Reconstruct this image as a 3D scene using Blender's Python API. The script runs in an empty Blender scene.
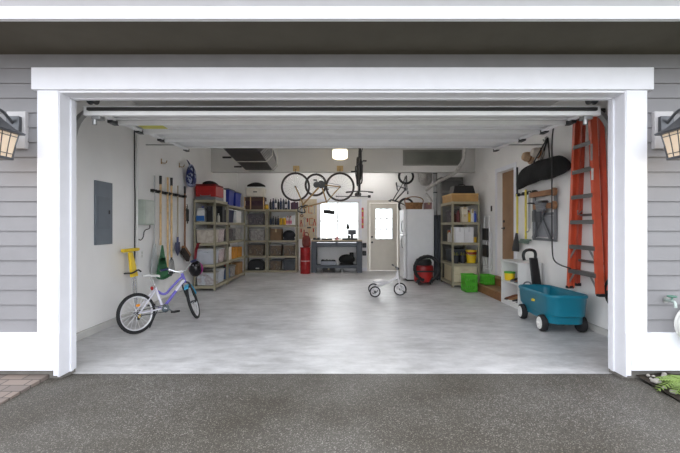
import bpy, math, random
from mathutils import Vector, Matrix, Euler
random.seed(7)
PI = math.pi
S = bpy.context.scene
COL = S.collection

# ------------------------------------------------------------------ camera, world, lights, exposure
cam = bpy.data.objects.new('camera', bpy.data.cameras.new('camera'))
COL.objects.link(cam)
cam.location = (0, 0, 1.335)
cam.rotation_euler = (PI/2, 0, 0)
cam.data.lens = 20.0
cam.data.sensor_width = 36.0
cam.data.clip_start = 0.05
S.camera = cam

W = bpy.data.worlds.new('overcast_sky'); S.world = W
W.use_nodes = True
_nt = W.node_tree
bg = _nt.nodes['Background']
# thin bright overcast: brighter low down and overhead behind the house, where the sun stands
_tc = _nt.nodes.new('ShaderNodeTexCoord')
_sp = _nt.nodes.new('ShaderNodeSeparateXYZ'); _nt.links.new(_tc.outputs['Generated'], _sp.inputs[0])
_rp = _nt.nodes.new('ShaderNodeValToRGB')
_rp.color_ramp.elements[0].position = 0.0; _rp.color_ramp.elements[0].color = (0.90, 0.94, 1.0, 1)
_rp.color_ramp.elements[1].position = 1.0; _rp.color_ramp.elements[1].color = (1.0, 0.98, 0.97, 1)
_mr = _nt.nodes.new('ShaderNodeMapRange'); _mr.inputs['From Min'].default_value = -1; _mr.inputs['From Max'].default_value = 1
_nt.links.new(_sp.outputs['Y'], _mr.inputs['Value']); _nt.links.new(_mr.outputs['Result'], _rp.inputs['Fac'])
_nt.links.new(_rp.outputs['Color'], bg.inputs['Color'])
bg.inputs['Strength'].default_value = 1.66

sun = bpy.data.objects.new('sun', bpy.data.lights.new('sun', 'SUN'))
COL.objects.link(sun)
sun.data.energy = 4.0
sun.data.angle = math.radians(70)
sun.data.color = (1.0, 0.97, 0.95)
sun.rotation_euler = (math.radians(-52), 0, math.radians(-6))

S.view_settings.view_transform = 'Standard'
S.view_settings.look = 'None'
S.view_settings.exposure = 0.90
S.view_settings.gamma = 1.0
S.view_settings.use_curve_mapping = False

# ------------------------------------------------------------------ materials
def lin(c):
    o = []
    for v in c:
        v = v/255.0
        o.append(v/12.92 if v <= 0.04045 else ((v+0.055)/1.055)**2.4)
    return o
_mc = {}
def M(name, rgb, rough=0.5, metal=0.0, var=0.10, scale=7.0, bump=0.0, trans=0.0, spec=0.5):
    if name in _mc: return _mc[name]
    m = bpy.data.materials.new(name); m.use_nodes = True
    nt = m.node_tree; b = nt.nodes['Principled BSDF']
    c = lin(rgb)
    tc = nt.nodes.new('ShaderNodeTexCoord')
    n = nt.nodes.new('ShaderNodeTexNoise'); n.inputs['Scale'].default_value = scale
    n.inputs['Detail'].default_value = 4
    nt.links.new(tc.outputs['Object'], n.inputs['Vector'])
    r = nt.nodes.new('ShaderNodeValToRGB')
    r.color_ramp.elements[0].position = 0.3; r.color_ramp.elements[1].position = 0.7
    r.color_ramp.elements[0].color = [max(0, v*(1-var)) for v in c]+[1]
    r.color_ramp.elements[1].color = [min(1, v*(1+var)) for v in c]+[1]
    nt.links.new(n.outputs['Fac'], r.inputs['Fac'])
    nt.links.new(r.outputs['Color'], b.inputs['Base Color'])
    b.inputs['Roughness'].default_value = rough
    b.inputs['Metallic'].default_value = metal
    b.inputs['Specular IOR Level'].default_value = spec
    if trans: b.inputs['Transmission Weight'].default_value = trans
    if bump:
        bp = nt.nodes.new('ShaderNodeBump'); bp.inputs['Strength'].default_value = bump
        bp.inputs['Distance'].default_value = 0.01
        nt.links.new(n.outputs['Fac'], bp.inputs['Height'])
        nt.links.new(bp.outputs['Normal'], b.inputs['Normal'])
    _mc[name] = m
    return m
def EM(name, rgb, strength):
    if name in _mc: return _mc[name]
    m = M(name, rgb, 0.4)
    b = m.node_tree.nodes['Principled BSDF']
    b.inputs['Emission Color'].default_value = lin(rgb)+[1]
    b.inputs['Emission Strength'].default_value = strength
    return m
def blotch(name, cols, scale, rough=0.5, stretch=(1, 1, 1)):
    """several colours in soft patches: jumbled contents behind milky plastic, patterned cloth"""
    if name in _mc: return _mc[name]
    m = bpy.data.materials.new(name); m.use_nodes = True
    nt = m.node_tree; b = nt.nodes['Principled BSDF']
    tc = nt.nodes.new('ShaderNodeTexCoord')
    mp = nt.nodes.new('ShaderNodeMapping'); mp.inputs['Scale'].default_value = stretch
    n = nt.nodes.new('ShaderNodeTexNoise'); n.inputs['Scale'].default_value = scale; n.inputs['Detail'].default_value = 2
    nt.links.new(tc.outputs['Object'], mp.inputs['Vector']); nt.links.new(mp.outputs['Vector'], n.inputs['Vector'])
    r = nt.nodes.new('ShaderNodeValToRGB')
    el = r.color_ramp.elements
    while len(el) < len(cols): el.new(0.5)
    for i, c in enumerate(cols):
        el[i].position = 0.30 + 0.40*i/(len(cols)-1); el[i].color = lin(c)+[1]
    nt.links.new(n.outputs['Fac'], r.inputs['Fac']); nt.links.new(r.outputs['Color'], b.inputs['Base Color'])
    b.inputs['Roughness'].default_value = rough
    _mc[name] = m
    return m

def concrete_floor():
    m = bpy.data.materials.new('garage_concrete'); m.use_nodes = True
    nt = m.node_tree; b = nt.nodes['Principled BSDF']; L = nt.links
    tc = nt.nodes.new('ShaderNodeTexCoord')
    n1 = nt.nodes.new('ShaderNodeTexNoise'); n1.inputs['Scale'].default_value = 0.9; n1.inputs['Detail'].default_value = 6; n1.inputs['Roughness'].default_value = 0.65
    mp = nt.nodes.new('ShaderNodeMapping'); mp.inputs['Scale'].default_value = (1.0, 2.6, 1)
    n2 = nt.nodes.new('ShaderNodeTexNoise'); n2.inputs['Scale'].default_value = 3.0; n2.inputs['Detail'].default_value = 8; n2.inputs['Roughness'].default_value = 0.7
    L.new(tc.outputs['Object'], n1.inputs['Vector']); L.new(tc.outputs['Object'], mp.inputs['Vector']); L.new(mp.outputs['Vector'], n2.inputs['Vector'])
    mx = nt.nodes.new('ShaderNodeMath'); mx.operation = 'ADD'
    L.new(n1.outputs['Fac'], mx.inputs[0]); L.new(n2.outputs['Fac'], mx.inputs[1])
    r = nt.nodes.new('ShaderNodeValToRGB')
    r.color_ramp.elements[0].position = 0.38; r.color_ramp.elements[1].position = 0.62
    r.color_ramp.elements[0].color = lin((168, 168, 169))+[1]; r.color_ramp.elements[1].color = lin((224, 224, 226))+[1]
    h = nt.nodes.new('ShaderNodeMath'); h.operation = 'MULTIPLY'; h.inputs[1].default_value = 0.5
    L.new(mx.outputs[0], h.inputs[0]); L.new(h.outputs[0], r.inputs['Fac']); L.new(r.outputs['Color'], b.inputs['Base Color'])
    rr = nt.nodes.new('ShaderNodeMapRange'); rr.inputs['From Min'].default_value = 0.3; rr.inputs['From Max'].default_value = 0.7
    rr.inputs['To Min'].default_value = 0.33; rr.inputs['To Max'].default_value = 0.50
    L.new(n2.outputs['Fac'], rr.inputs['Value']); L.new(rr.outputs['Result'], b.inputs['Roughness'])
    b.inputs['Specular IOR Level'].default_value = 0.6
    return m
def aggregate():
    m = bpy.data.materials.new('exposed_aggregate'); m.use_nodes = True
    nt = m.node_tree; b = nt.nodes['Principled BSDF']; L = nt.links
    tc = nt.nodes.new('ShaderNodeTexCoord')
    v = nt.nodes.new('ShaderNodeTexVoronoi'); v.inputs['Scale'].default_value = 185
    L.new(tc.outputs['Object'], v.inputs['Vector'])
    sep = nt.nodes.new('ShaderNodeSeparateColor'); L.new(v.outputs['Color'], sep.inputs['Color'])
    r = nt.nodes.new('ShaderNodeValToRGB'); r.color_ramp.interpolation = 'LINEAR'
    el = r.color_ramp.elements
    el[0].position = 0.0; el[0].color = lin((70, 67, 62))+[1]
    el[1].position = 0.60; el[1].color = lin((88, 85, 79))+[1]
    e = el.new(0.86); e.color = lin((100, 97, 91))+[1]
    e = el.new(0.95); e.color = lin((150, 148, 142))+[1]
    L.new(sep.outputs['Red'], r.inputs['Fac'])
    n = nt.nodes.new('ShaderNodeTexNoise'); n.inputs['Scale'].default_value = 0.8; n.inputs['Detail'].default_value = 4
    L.new(tc.outputs['Object'], n.inputs['Vector'])
    r2 = nt.nodes.new('ShaderNodeValToRGB'); r2.color_ramp.elements[0].position = 0.35; r2.color_ramp.elements[1].position = 0.7
    r2.color_ramp.elements[0].color = (0.60, 0.56, 0.50, 1); r2.color_ramp.elements[1].color = (1.32, 1.34, 1.40, 1)
    L.new(n.outputs['Fac'], r2.inputs['Fac'])
    mx = nt.nodes.new('ShaderNodeMix'); mx.data_type = 'RGBA'; mx.blend_type = 'MULTIPLY'; mx.inputs['Factor'].default_value = 1
    L.new(r.outputs['Color'], mx.inputs['A']); L.new(r2.outputs['Color'], mx.inputs['B'])
    L.new(mx.outputs['Result'], b.inputs['Base Color'])
    rr = nt.nodes.new('ShaderNodeMapRange'); rr.inputs['From Min'].default_value = 0.35; rr.inputs['From Max'].default_value = 0.65
    rr.inputs['To Min'].default_value = 0.62; rr.inputs['To Max'].default_value = 0.42
    L.new(n.outputs['Fac'], rr.inputs['Value']); L.new(rr.outputs['Result'], b.inputs['Roughness'])
    bp = nt.nodes.new('ShaderNodeBump'); bp.inputs['Strength'].default_value = 0.5; bp.inputs['Distance'].default_value = 0.004
    L.new(v.outputs['Distance'], bp.inputs['Height']); bp.invert = True
    L.new(bp.outputs['Normal'], b.inputs['Normal'])
    return m
def brickmat():
    m = bpy.data.materials.new('clay_pavers'); m.use_nodes = True
    nt = m.node_tree; b = nt.nodes['Principled BSDF']; L = nt.links
    tc = nt.nodes.new('ShaderNodeTexCoord')
    mp = nt.nodes.new('ShaderNodeMapping'); mp.inputs['Rotation'].default_value = (0, 0, 0)
    L.new(tc.outputs['Object'], mp.inputs['Vector'])
    br = nt.nodes.new('ShaderNodeTexBrick'); br.inputs['Scale'].default_value = 1.0
    br.inputs['Brick Width'].default_value = 0.2; br.inputs['Row Height'].default_value = 0.1; br.inputs['Mortar Size'].default_value = 0.006
    br.inputs['Color1'].default_value = lin((138, 124, 116))+[1]; br.inputs['Color2'].default_value = lin((118, 108, 103))+[1]
    br.inputs['Mortar'].default_value = lin((84, 78, 74))+[1]
    L.new(mp.outputs['Vector'], br.inputs['Vector']); L.new(br.outputs['Color'], b.inputs['Base Color'])
    b.inputs['Roughness'].default_value = 0.75
    return m
def glassmat(name, tint=(0.95, 0.98, 1.0), fac=0.88):
    m = bpy.data.materials.new(name); m.use_nodes = True
    nt = m.node_tree; L = nt.links; nt.nodes.remove(nt.nodes['Principled BSDF'])
    out = nt.nodes['Material Output']
    t = nt.nodes.new('ShaderNodeBsdfTransparent'); t.inputs['Color'].default_value = (*tint, 1)
    g = nt.nodes.new('ShaderNodeBsdfGlossy'); g.inputs['Roughness'].default_value = 0.05
    fr = nt.nodes.new('ShaderNodeFresnel'); fr.inputs['IOR'].default_value = 1.45
    mx = nt.nodes.new('ShaderNodeMixShader')
    L.new(fr.outputs[0], mx.inputs[0]); L.new(t.outputs[0], mx.inputs[1]); L.new(g.outputs[0], mx.inputs[2])
    L.new(mx.outputs[0], out.inputs['Surface'])
    return m

WHITE_TRIM = M('white_trim_paint', (232, 233, 240), 0.45, var=0.02)
WALLP = M('wall_paint_white', (240, 239, 238), 0.7, var=0.03, scale=2)
CEILP = M('ceiling_paint', (206, 205, 202), 0.8, var=0.03, scale=2)
SIDING = M('grey_siding_paint', (132, 131, 134), 0.6, var=0.05, scale=5)
SOFFIT = M('taupe_soffit_paint', (84, 80, 70), 0.85, var=0.08, scale=4)
BLACK = M('black_plastic', (26, 26, 28), 0.45, var=0.2)
RUBBER = M('black_rubber', (30, 30, 32), 0.75, var=0.2)
STEEL = M('galvanised_steel', (165, 166, 166), 0.38, metal=0.85, var=0.08)
DKSTEEL = M('dark_steel', (70, 72, 75), 0.4, metal=0.6, var=0.1)
ALU = M('bright_alloy', (226, 226, 230), .35, metal=.3, var=.03)
CHROME = M('chrome', (215, 216, 218), 0.18, metal=1.0, var=0.03)
BEIGE = M('beige_shelf_enamel', (160, 153, 130), 0.5, var=0.06)
WOOD = M('pale_wood', (212, 178, 130), 0.55, var=0.2, scale=12)
DKWOOD = M('brown_wood', (134, 92, 58), 0.55, var=0.2, scale=10)
ORANGE = M('orange_fibreglass', (212, 88, 56), 0.42, var=0.07)
WHITEP = M('white_plastic', (228, 228, 226), 0.4, var=0.03)
RED = M('red_plastic', (176, 34, 32), 0.4, var=0.1)
BLUE = M('blue_plastic', (30, 50, 150), 0.4, var=0.1)
NAVY = M('navy_plastic', (26, 34, 74), 0.45, var=0.1)
YELLOW = M('yellow_plastic', (236, 200, 34), 0.4, var=0.06)
GREEN = M('lime_plastic', (78, 172, 44), 0.4, var=0.06)
GREY = M('grey_plastic', (124, 126, 130), 0.5, var=0.08)
CARD = M('cardboard', (162, 124, 82), 0.85, var=0.12)
TEAL = M('teal_plastic', (12, 118, 142), 0.36, var=0.05, scale=4)

# ------------------------------------------------------------------ mesh helper
class MB:
    def __init__(s, org=(0, 0, 0)):
        s.v = []; s.f = []; s.o = Vector(org)
    def add(s, vs, fs):
        b = len(s.v)
        s.v += [Vector(v)-s.o for v in vs]
        s.f += [[b+i for i in f] for f in fs]
        return s
    def b2(s, a, c):
        x0, y0, z0 = a; x1, y1, z1 = c
        return s.add([(x0, y0, z0), (x1, y0, z0), (x1, y1, z0), (x0, y1, z0), (x0, y0, z1), (x1, y0, z1), (x1, y1, z1), (x0, y1, z1)],
                     [(0, 3, 2, 1), (4, 5, 6, 7), (0, 1, 5, 4), (1, 2, 6, 5), (2, 3, 7, 6), (3, 0, 4, 7)])
    def box(s, c, d, rot=None, taper=1.0):
        R = Euler(rot).to_matrix() if rot else Matrix.Identity(3)
        x, y, z = d[0]/2, d[1]/2, d[2]/2; t = taper
        p = [(-x*t, -y*t, -z), (x*t, -y*t, -z), (x*t, y*t, -z), (-x*t, y*t, -z), (-x, -y, z), (x, -y, z), (x, y, z), (-x, y, z)]
        return s.add([R@Vector(q)+Vector(c) for q in p],
                     [(0, 3, 2, 1), (4, 5, 6, 7), (0, 1, 5, 4), (1, 2, 6, 5), (2, 3, 7, 6), (3, 0, 4, 7)])
    def bar(s, a, b, w, h, up=(0, 0, 1)):
        a = Vector(a); b = Vector(b); d = (b-a).normalized(); u = Vector(up)
        if abs(d.dot(u)) > 0.98: u = Vector((0, 1, 0))
        sx = d.cross(u).normalized(); uu = sx.cross(d).normalized()
        vs = []
        for p in (a, b):
            for i, j in ((-1, -1), (1, -1), (1, 1), (-1, 1)):
                vs.append(p+sx*(i*w/2)+uu*(j*h/2))
        return s.add(vs, [(0, 1, 2, 3), (7, 6, 5, 4), (0, 4, 5, 1), (1, 5, 6, 2), (2, 6, 7, 3), (3, 7, 4, 0)])
    def cyl(s, a, b, r, r2=None, n=12, cap=True):
        if r2 is None: r2 = r
        a = Vector(a); b = Vector(b); d = (b-a).normalized()
        u = d.orthogonal().normalized(); w = d.cross(u)
        vs = []
        for p, rr in ((a, r), (b, r2)):
            for i in range(n):
                t = 2*PI*i/n; vs.append(p+u*(rr*math.cos(t))+w*(rr*math.sin(t)))
        fs = [(i, (i+1) % n, n+(i+1) % n, n+i) for i in range(n)]
        if cap: fs += [tuple(range(n-1, -1, -1)), tuple(range(n, 2*n))]
        return s.add(vs, fs)
    def tube(s, pts, r, n=8, smooth=0, closed=False):
        P = [Vector(p) for p in pts]
        for _ in range(smooth):
            Q = []
            m = len(P)
            for i in range(m if closed else m-1):
                a, b = P[i], P[(i+1) % m]
                Q += [a*0.75+b*0.25, a*0.25+b*0.75]
            P = Q if closed else [P[0]]+Q+[P[-1]]
        m = len(P); rs = r if isinstance(r, (list, tuple)) else None
        vs = []; pu = None
        for i, p in enumerate(P):
            if closed: d = P[(i+1) % m]-P[i-1]
            else: d = P[min(i+1, m-1)]-P[max(i-1, 0)]
            d.normalize()
            if pu is None: u = d.orthogonal().normalized()
            else:
                u = pu-d*pu.dot(d)
                u = u.normalized() if u.length > 1e-6 else d.orthogonal().normalized()
            pu = u; w = d.cross(u)
            rr = r if rs is None else rs[int(round(i*(len(rs)-1)/max(1, m-1)))]
            for k in range(n):
                t = 2*PI*k/n; vs.append(p+u*(rr*math.cos(t))+w*(rr*math.sin(t)))
        fs = []
        for i in range(m if closed else m-1):
            j = (i+1) % m
            for k in range(n):
                fs.append((i*n+k, i*n+(k+1) % n, j*n+(k+1) % n, j*n+k))
        if not closed: fs += [tuple(range(n-1, -1, -1)), tuple(range((m-1)*n, m*n))]
        return s.add(vs, fs)
    def torus(s, c, ax, R, r, n=40, k=8):
        ax = Vector(ax).normalized(); u = ax.orthogonal().normalized(); w = ax.cross(u); c = Vector(c)
        return s.tube([c+u*(R*math.cos(2*PI*i/n))+w*(R*math.sin(2*PI*i/n)) for i in range(n)], r, k, closed=True)
    def lathe(s, prof, c=(0, 0, 0), n=20, ax=(0, 0, 1), sx=1, sy=1):
        R = Vector((0, 0, 1)).rotation_difference(Vector(ax)).to_matrix(); c = Vector(c)
        vs = []
        for r, z in prof:
            for i in range(n):
                t = 2*PI*i/n; vs.append(R@Vector((r*sx*math.cos(t), r*sy*math.sin(t), z))+c)
        fs = []
        for j in range(len(prof)-1):
            for i in range(n):
                fs.append((j*n+i, j*n+(i+1) % n, (j+1)*n+(i+1) % n, (j+1)*n+i))
        fs += [tuple(range(n-1, -1, -1)), tuple(range((len(prof)-1)*n, len(prof)*n))]
        return s.add(vs, fs)
    def sph(s, c, rad, n=16, m=10, wob=0.0):
        if not isinstance(rad, (tuple, list)): rad = (rad,)*3
        c = Vector(c); vs = []
        for j in range(m+1):
            ph = PI*j/m
            for i in range(n):
                t = 2*PI*i/n; k = 1+(random.uniform(-wob, wob) if wob else 0)
                vs.append(c+Vector((rad[0]*math.sin(ph)*math.cos(t)*k, rad[1]*math.sin(ph)*math.sin(t)*k, -rad[2]*math.cos(ph)*k)))
        fs = []
        for j in range(m):
            for i in range(n):
                fs.append((j*n+i, j*n+(i+1) % n, (j+1)*n+(i+1) % n, (j+1)*n+i))
        return s.add(vs, fs)
    def prism(s, poly, a, b, axis='y'):
        """poly in the two other axes, extruded a..b along axis"""
        def mk(p, t):
            return {'x': (t, p[0], p[1]), 'y': (p[0], t, p[1]), 'z': (p[0], p[1], t)}[axis]
        n = len(poly)
        vs = [mk(p, a) for p in poly]+[mk(p, b) for p in poly]
        return s.add(vs, [tuple(range(n-1, -1, -1)), tuple(range(n, 2*n))]+[(i, (i+1) % n, n+(i+1) % n, n+i) for i in range(n)])
    def loft(s, rings, cap=True):
        n = len(rings[0]); vs = [p for r in rings for p in r]; fs = []
        for j in range(len(rings)-1):
            for i in range(n):
                fs.append((j*n+i, j*n+(i+1) % n, (j+1)*n+(i+1) % n, (j+1)*n+i))
        if cap: fs += [tuple(range(n-1, -1, -1)), tuple(range((len(rings)-1)*n, len(rings)*n))]
        return s.add(vs, fs)
    def xf(s, mat):
        s.v = [mat@v for v in s.v]; return s
    def build(s, name, mat, parent=None, bevel=0.0, subsurf=0, smooth=35, keep=False):
        me = bpy.data.meshes.new(name)
        loc = Vector((0, 0, 0))
        if parent is None and not keep and s.v:
            xs = [v.x for v in s.v]; ys = [v.y for v in s.v]; zs = [v.z for v in s.v]
            loc = Vector(((min(xs)+max(xs))/2, (min(ys)+max(ys))/2, min(zs)))
        me.from_pydata([v-loc for v in s.v], [], s.f)
        me.validate()
        import bmesh
        bm = bmesh.new(); bm.from_mesh(me)
        bmesh.ops.recalc_face_normals(bm, faces=bm.faces)
        bm.to_mesh(me); bm.free()
        if smooth:
            me.shade_smooth(); me.set_sharp_from_angle(angle=math.radians(smooth))
        me.materials.append(mat)
        o = bpy.data.objects.new(name, me); COL.objects.link(o)
        o.location = loc
        if parent is not None: o.parent = parent
        if bevel:
            md = o.modifiers.new('bevel', 'BEVEL'); md.width = bevel; md.segments = 2; md.limit_method = 'ANGLE'; md.angle_limit = math.radians(40)
        if subsurf:
            md = o.modifiers.new('subsurf', 'SUBSURF'); md.levels = subsurf; md.render_levels = subsurf
        return o

def tag(o, label, cat, group=None):
    o['label'] = label; o['category'] = cat
    if group: o['group'] = group
    return o
def thing(name, label, cat, loc=(0, 0, 0), rz=0.0, group=None, matrix=None):
    o = bpy.data.objects.new(name, None); COL.objects.link(o)
    o.empty_display_size = 0.1
    if matrix is not None: o.matrix_world = matrix
    else:
        o.location = loc; o.rotation_euler = (0, 0, rz)
    return tag(o, label, cat, group)
def struct(name, mb, mat, bevel=0.0, parent=None):
    o = mb.build(name, mat, parent, bevel, keep=True)
    if parent is None: o['kind'] = 'structure'
    return o
def dup(root, label=None, loc=None):
    r = root.copy(); COL.objects.link(r)
    if label: r['label'] = label
    if loc is not None: r.location = loc
    for ch in list(root.children):
        c = ch.copy(); COL.objects.link(c); c.parent = r
        for g in list(ch.children):
            d = g.copy(); COL.objects.link(d); d.parent = c
    return r

# ================================================================== SETTING
XL, XR, YB, ZC = -3.10, 3.25, 11.40, 3.20
OL, OR, OT = -2.42, 2.46, 2.49          # the opening
YF, YI = 3.29, 3.47                     # front wall outer/inner

struct('floor', MB().b2((XL-.2, 3.42, -.2), (XR+.2, YB+.15, 0)), concrete_floor())
struct('driveway', MB().prism([(-6, -.3), (3.42, -.3), (3.42, .002), (3.25, .012), (2.4, -.012), (-6, -.03)], -2.54, 2.58, 'x'), aggregate())
struct('brick_paving', MB().prism([(-6, -.3), (3.30, -.3), (3.30, .045), (2.4, -.012), (-6, -.03)], -6, -2.54, 'x'), brickmat())
struct('ground', MB().b2((-30, -30, -.4), (30, 30, -.2)), M('outdoor_ground', (112, 108, 100), 0.9, var=0.2, scale=1))
SOIL = M('dark_soil', (56, 49, 41), 0.95, var=0.45, scale=22, bump=1.0)
sb = MB()
nx, ny = 40, 22
for j in range(ny+1):
    for i in range(nx+1):
        x = 2.58+3.4*i/nx; y = 1.0+2.3*j/ny; zb_ = -.02 if y < 2.4 else -.02+.06*(y-2.4)/.9
        sb.v.append(Vector((x, y, zb_+0.02*random.random()*min(1, i/3))))
for j in range(ny):
    for i in range(nx):
        a = j*(nx+1)+i; sb.f.append([a, a+1, a+nx+2, a+nx+1])
struct('soil_bed', sb, SOIL)
struct('lawn_ground', MB().b2((2.58, -6, -.15), (6, 1.0, -.016)), M('lawn', (86, 98, 60), 0.95, var=0.3, scale=15))

# front wall core and siding
fw = MB()
fw.b2((-6, YF, .121), (OL-.02, YI, 2.95)); fw.b2((OR+.02, YF, .121), (6, YI, 2.95)); fw.b2((OL-.02, YF, OT+.02), (OR+.02, YI, 2.95))
fw.b2((OL-.9, YF, 2.95), (OR+.9, YI, ZC+.2))
struct('wall_front', fw, WALLP)
sd = MB()
def boards(x0, x1, z0, z1):
    z = 2.706
    lst = []
    while z > z0: z -= 0.128
    while z < z1:
        a, b = max(z, z0), min(z+0.128, z1)
        sd.add([(x0, YF, a), (x1, YF, a), (x1, YF-.018, a), (x0, YF-.018, a), (x0, YF, b), (x1, YF, b), (x1, YF-.004, b), (x0, YF-.004, b)],
               [(0, 1, 2, 3), (4, 7, 6, 5), (2, 6, 7, 3), (0, 3, 7, 4), (1, 5, 6, 2)])
        z += 0.128
boards(-6, -2.609, .40, 2.706); boards(2.647, 6, .40, 2.706); boards(-6, 6, 2.706, 2.834)
struct('wall_front_siding', sd, SIDING)
fnd = M('foundation_concrete', (120, 117, 112), 0.9, var=0.15, scale=9)
struct('foundation_front', MB().b2((-6, 3.30, -.2), (-2.43, YI, .12)).b2((2.47, 3.30, -.2), (6, YI, .12)), fnd)
# white trim
struct('trim_1', MB().b2((-2.609, 3.252, .42), (-2.425, YF, 2.51)), WHITE_TRIM, .004)
struct('trim_2', MB().b2((2.466, 3.252, .42), (2.647, YF, 2.51)), WHITE_TRIM, .004)
struct('trim_3', MB().b2((-2.647, 3.235, 2.51), (2.69, YF, 2.70)), WHITE_TRIM, .004)
struct('trim_4', MB().b2((-6, 3.246, .094), (-2.468, YF, .419)), WHITE_TRIM, .004)
struct('trim_5', MB().b2((2.508, 3.246, .094), (6, YF, .419)), WHITE_TRIM, .004)
struct('trim_6', MB().b2((-2.44, 3.26, .035), (OL, YI, OT+.02)).b2((-2.467, 3.249, .05), (-2.4215, 3.27, .419)).b2((OL-.01, 3.385, .035), (OL+.014, 3.42, OT)), WHITE_TRIM, .003)
struct('trim_7', MB().b2((OR, 3.26, .035), (OR+.02, YI, OT+.02)).b2((OR+.0015, 3.249, .05), (2.507, 3.27, .419)).b2((OR-.014, 3.385, .035), (OR+.01, 3.42, OT)), WHITE_TRIM, .003)
struct('trim_8', MB().b2((OL, 3.26, OT), (OR, YI, OT+.02)).b2((OL, 3.385, OT-.014), (OR, 3.42, OT+.005)), WHITE_TRIM, .003)
# eave
struct('soffit', MB().b2((-6, 2.73, 2.832), (6, YF, 2.85)), SOFFIT)
struct('fascia', MB().b2((-6, 2.69, 2.815), (6, 2.73, 2.915)), WHITE_TRIM, .003)
gut = MB().prism([(2.69, 2.905), (2.645, 2.925), (2.62, 3.00), (2.60, 3.00), (2.60, 3.02), (2.69, 3.02)], -6, 6, 'x')
struct('eave_gutter', gut, WHITE_TRIM)
rf = MB().prism([(2.62, 3.02), (2.62, 3.05), (7.3, 5.05), (12.2, 3.05), (12.2, 3.02), (7.3, 4.98)], -6, 6, 'x')
struct('roof', rf, M('roof_shingle', (84, 82, 80), 0.9, var=0.25, scale=25))

# room shell
struct('wall_left', MB().b2((XL-.2, YF, -.2), (XL, YB+.15, ZC+.2)), WALLP)
DY0, DY1, DZ0, DZ1 = 7.04, 7.80, .345, 2.44
wr = MB()
wr.b2((XR, YF, -.2), (XR+.2, DY0, ZC+.2)); wr.b2((XR, DY1, -.2), (XR+.2, YB+.15, ZC+.2))
wr.b2((XR, DY0, -.2), (XR+.2, DY1, DZ0)); wr.b2((XR, DY0, DZ1), (XR+.2, DY1, ZC+.2))
struct('wall_right', wr, WALLP)
WX0, WX1, WZ0, WZ1 = -.62, .58, .95, 2.09
BX0, BX1, BZ1 = .90, 1.745, 2.045
wb = MB()
wb.b2((XL, YB, -.2), (WX0, YB+.15, ZC+.2)); wb.b2((WX0, YB, -.2), (WX1, YB+.15, WZ0)); wb.b2((WX0, YB, WZ1), (WX1, YB+.15, ZC+.2))
wb.b2((WX1, YB, -.2), (BX0, YB+.15, ZC+.2)); wb.b2((BX0, YB, BZ1), (BX1, YB+.15, ZC+.2)); wb.b2((BX1, YB, -.2), (XR, YB+.15, ZC+.2))
struct('wall_back', wb, WALLP)
struct('ceiling', MB().b2((XL-.2, YF+.19, ZC), (XR+.2, YB+.15, ZC+.2)), CEILP)
struct('ceiling_beam', MB().b2((XL, 9.08, 2.645), (XR, 9.25, ZC)), CEILP)
CURB = M('painted_curb', (196, 195, 192), 0.75, var=0.08, scale=4)
struct('baseboard_left', MB().b2((XL, YI, 0), (XL+.05, 11.4, .085)), CURB, .006)
struct('baseboard_right', MB().b2((XR-.03, YI, 0), (XR, 6.66, .085)), CURB, .006)
struct('baseboard_back', MB().b2((WX1+.06, YB-.015, 0), (BX0-.08, YB, .09)), WHITE_TRIM, .003)

# window
w1 = MB()
def frame(mb, x0, x1, z0, z1, y0, y1, t):
    mb.b2((x0, y0, z0), (x0+t, y1, z1)); mb.b2((x1-t, y0, z0), (x1, y1, z1))
    mb.b2((x0+t, y0, z0), (x1-t, y1, z0+t)); mb.b2((x0+t, y0, z1-t), (x1-t, y1, z1))
frame(w1, WX0, WX1, WZ0, WZ1, YB+.04, YB+.10, .035)
w1.b2((-.085, YB+.04, WZ0+.035), (-.045, YB+.10, WZ1-.035)); w1.b2((WX0+.03, YB+.05, 1.49), (-.08, YB+.09, 1.515)); w1.b2((-.05, YB+.05, 1.49), (WX1-.03, YB+.09, 1.515))
wo = struct('window_1', w1, WHITEP)
frame_c = MB(); frame(frame_c, WX0-.07, WX1+.07, WZ0-.07, WZ1+.07, YB-.016, YB, .07)
struct('window_casing', frame_c, WHITE_TRIM, .003, wo)
GL = glassmat('window_glass')
struct('pane', MB().b2((WX0+.035, YB+.065, WZ0+.035), (-.085, YB+.071, WZ1-.035)), GL, 0, wo)
struct('pane', MB().b2((-.045, YB+.065, WZ0+.035), (WX1-.035, YB+.071, WZ1-.035)), GL, 0, wo)
# back door
DOORP = M('door_paint_cream', (222, 216, 204), 0.5, var=0.03)
LX0, LX1, LZ0, LZ1 = 1.06, 1.60, .94, 1.89
d1 = MB()
d1.b2((BX0+.01, YB+.03, .005), (LX0, YB+.075, BZ1-.01)); d1.b2((LX1, YB+.03, .005), (BX1-.01, YB+.075, BZ1-.01))
d1.b2((LX0, YB+.03, .005), (LX1, YB+.075, LZ0)); d1.b2((LX0, YB+.03, LZ1), (LX1, YB+.075, BZ1-.01))
d1.b2((1.00, YB+.022, .18), (1.29, YB+.03, .80)); d1.b2((1.36, YB+.022, .18), (1.65, YB+.03, .80))
do = struct('door_1', d1, DOORP)
mt = MB(); frame(mt, LX0, LX1, LZ0, LZ1, YB+.02, YB+.08, .022)
for i in (1, 2):
    x = LX0+(LX1-LX0)*i/3; mt.b2((x-.013, YB+.035, LZ0), (x+.013, YB+.068, LZ1))
    z = LZ0+(LZ1-LZ0)*i/3; mt.b2((LX0, YB+.035, z-.013), (LX1, YB+.068, z+.013))
struct('muntin_grid', mt, WHITEP, 0, do)
struct('pane', MB().b2((LX0, YB+.05, LZ0), (LX1, YB+.054, LZ1)), GL, 0, do)
struct('door_knob', MB().lathe([(.012, 0), (.012, .03), (.03, .04), (.032, .06), (.015, .07)], (.965, YB+.03, .86), 14, (0, -1, 0)), BLACK, 0, do)
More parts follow.
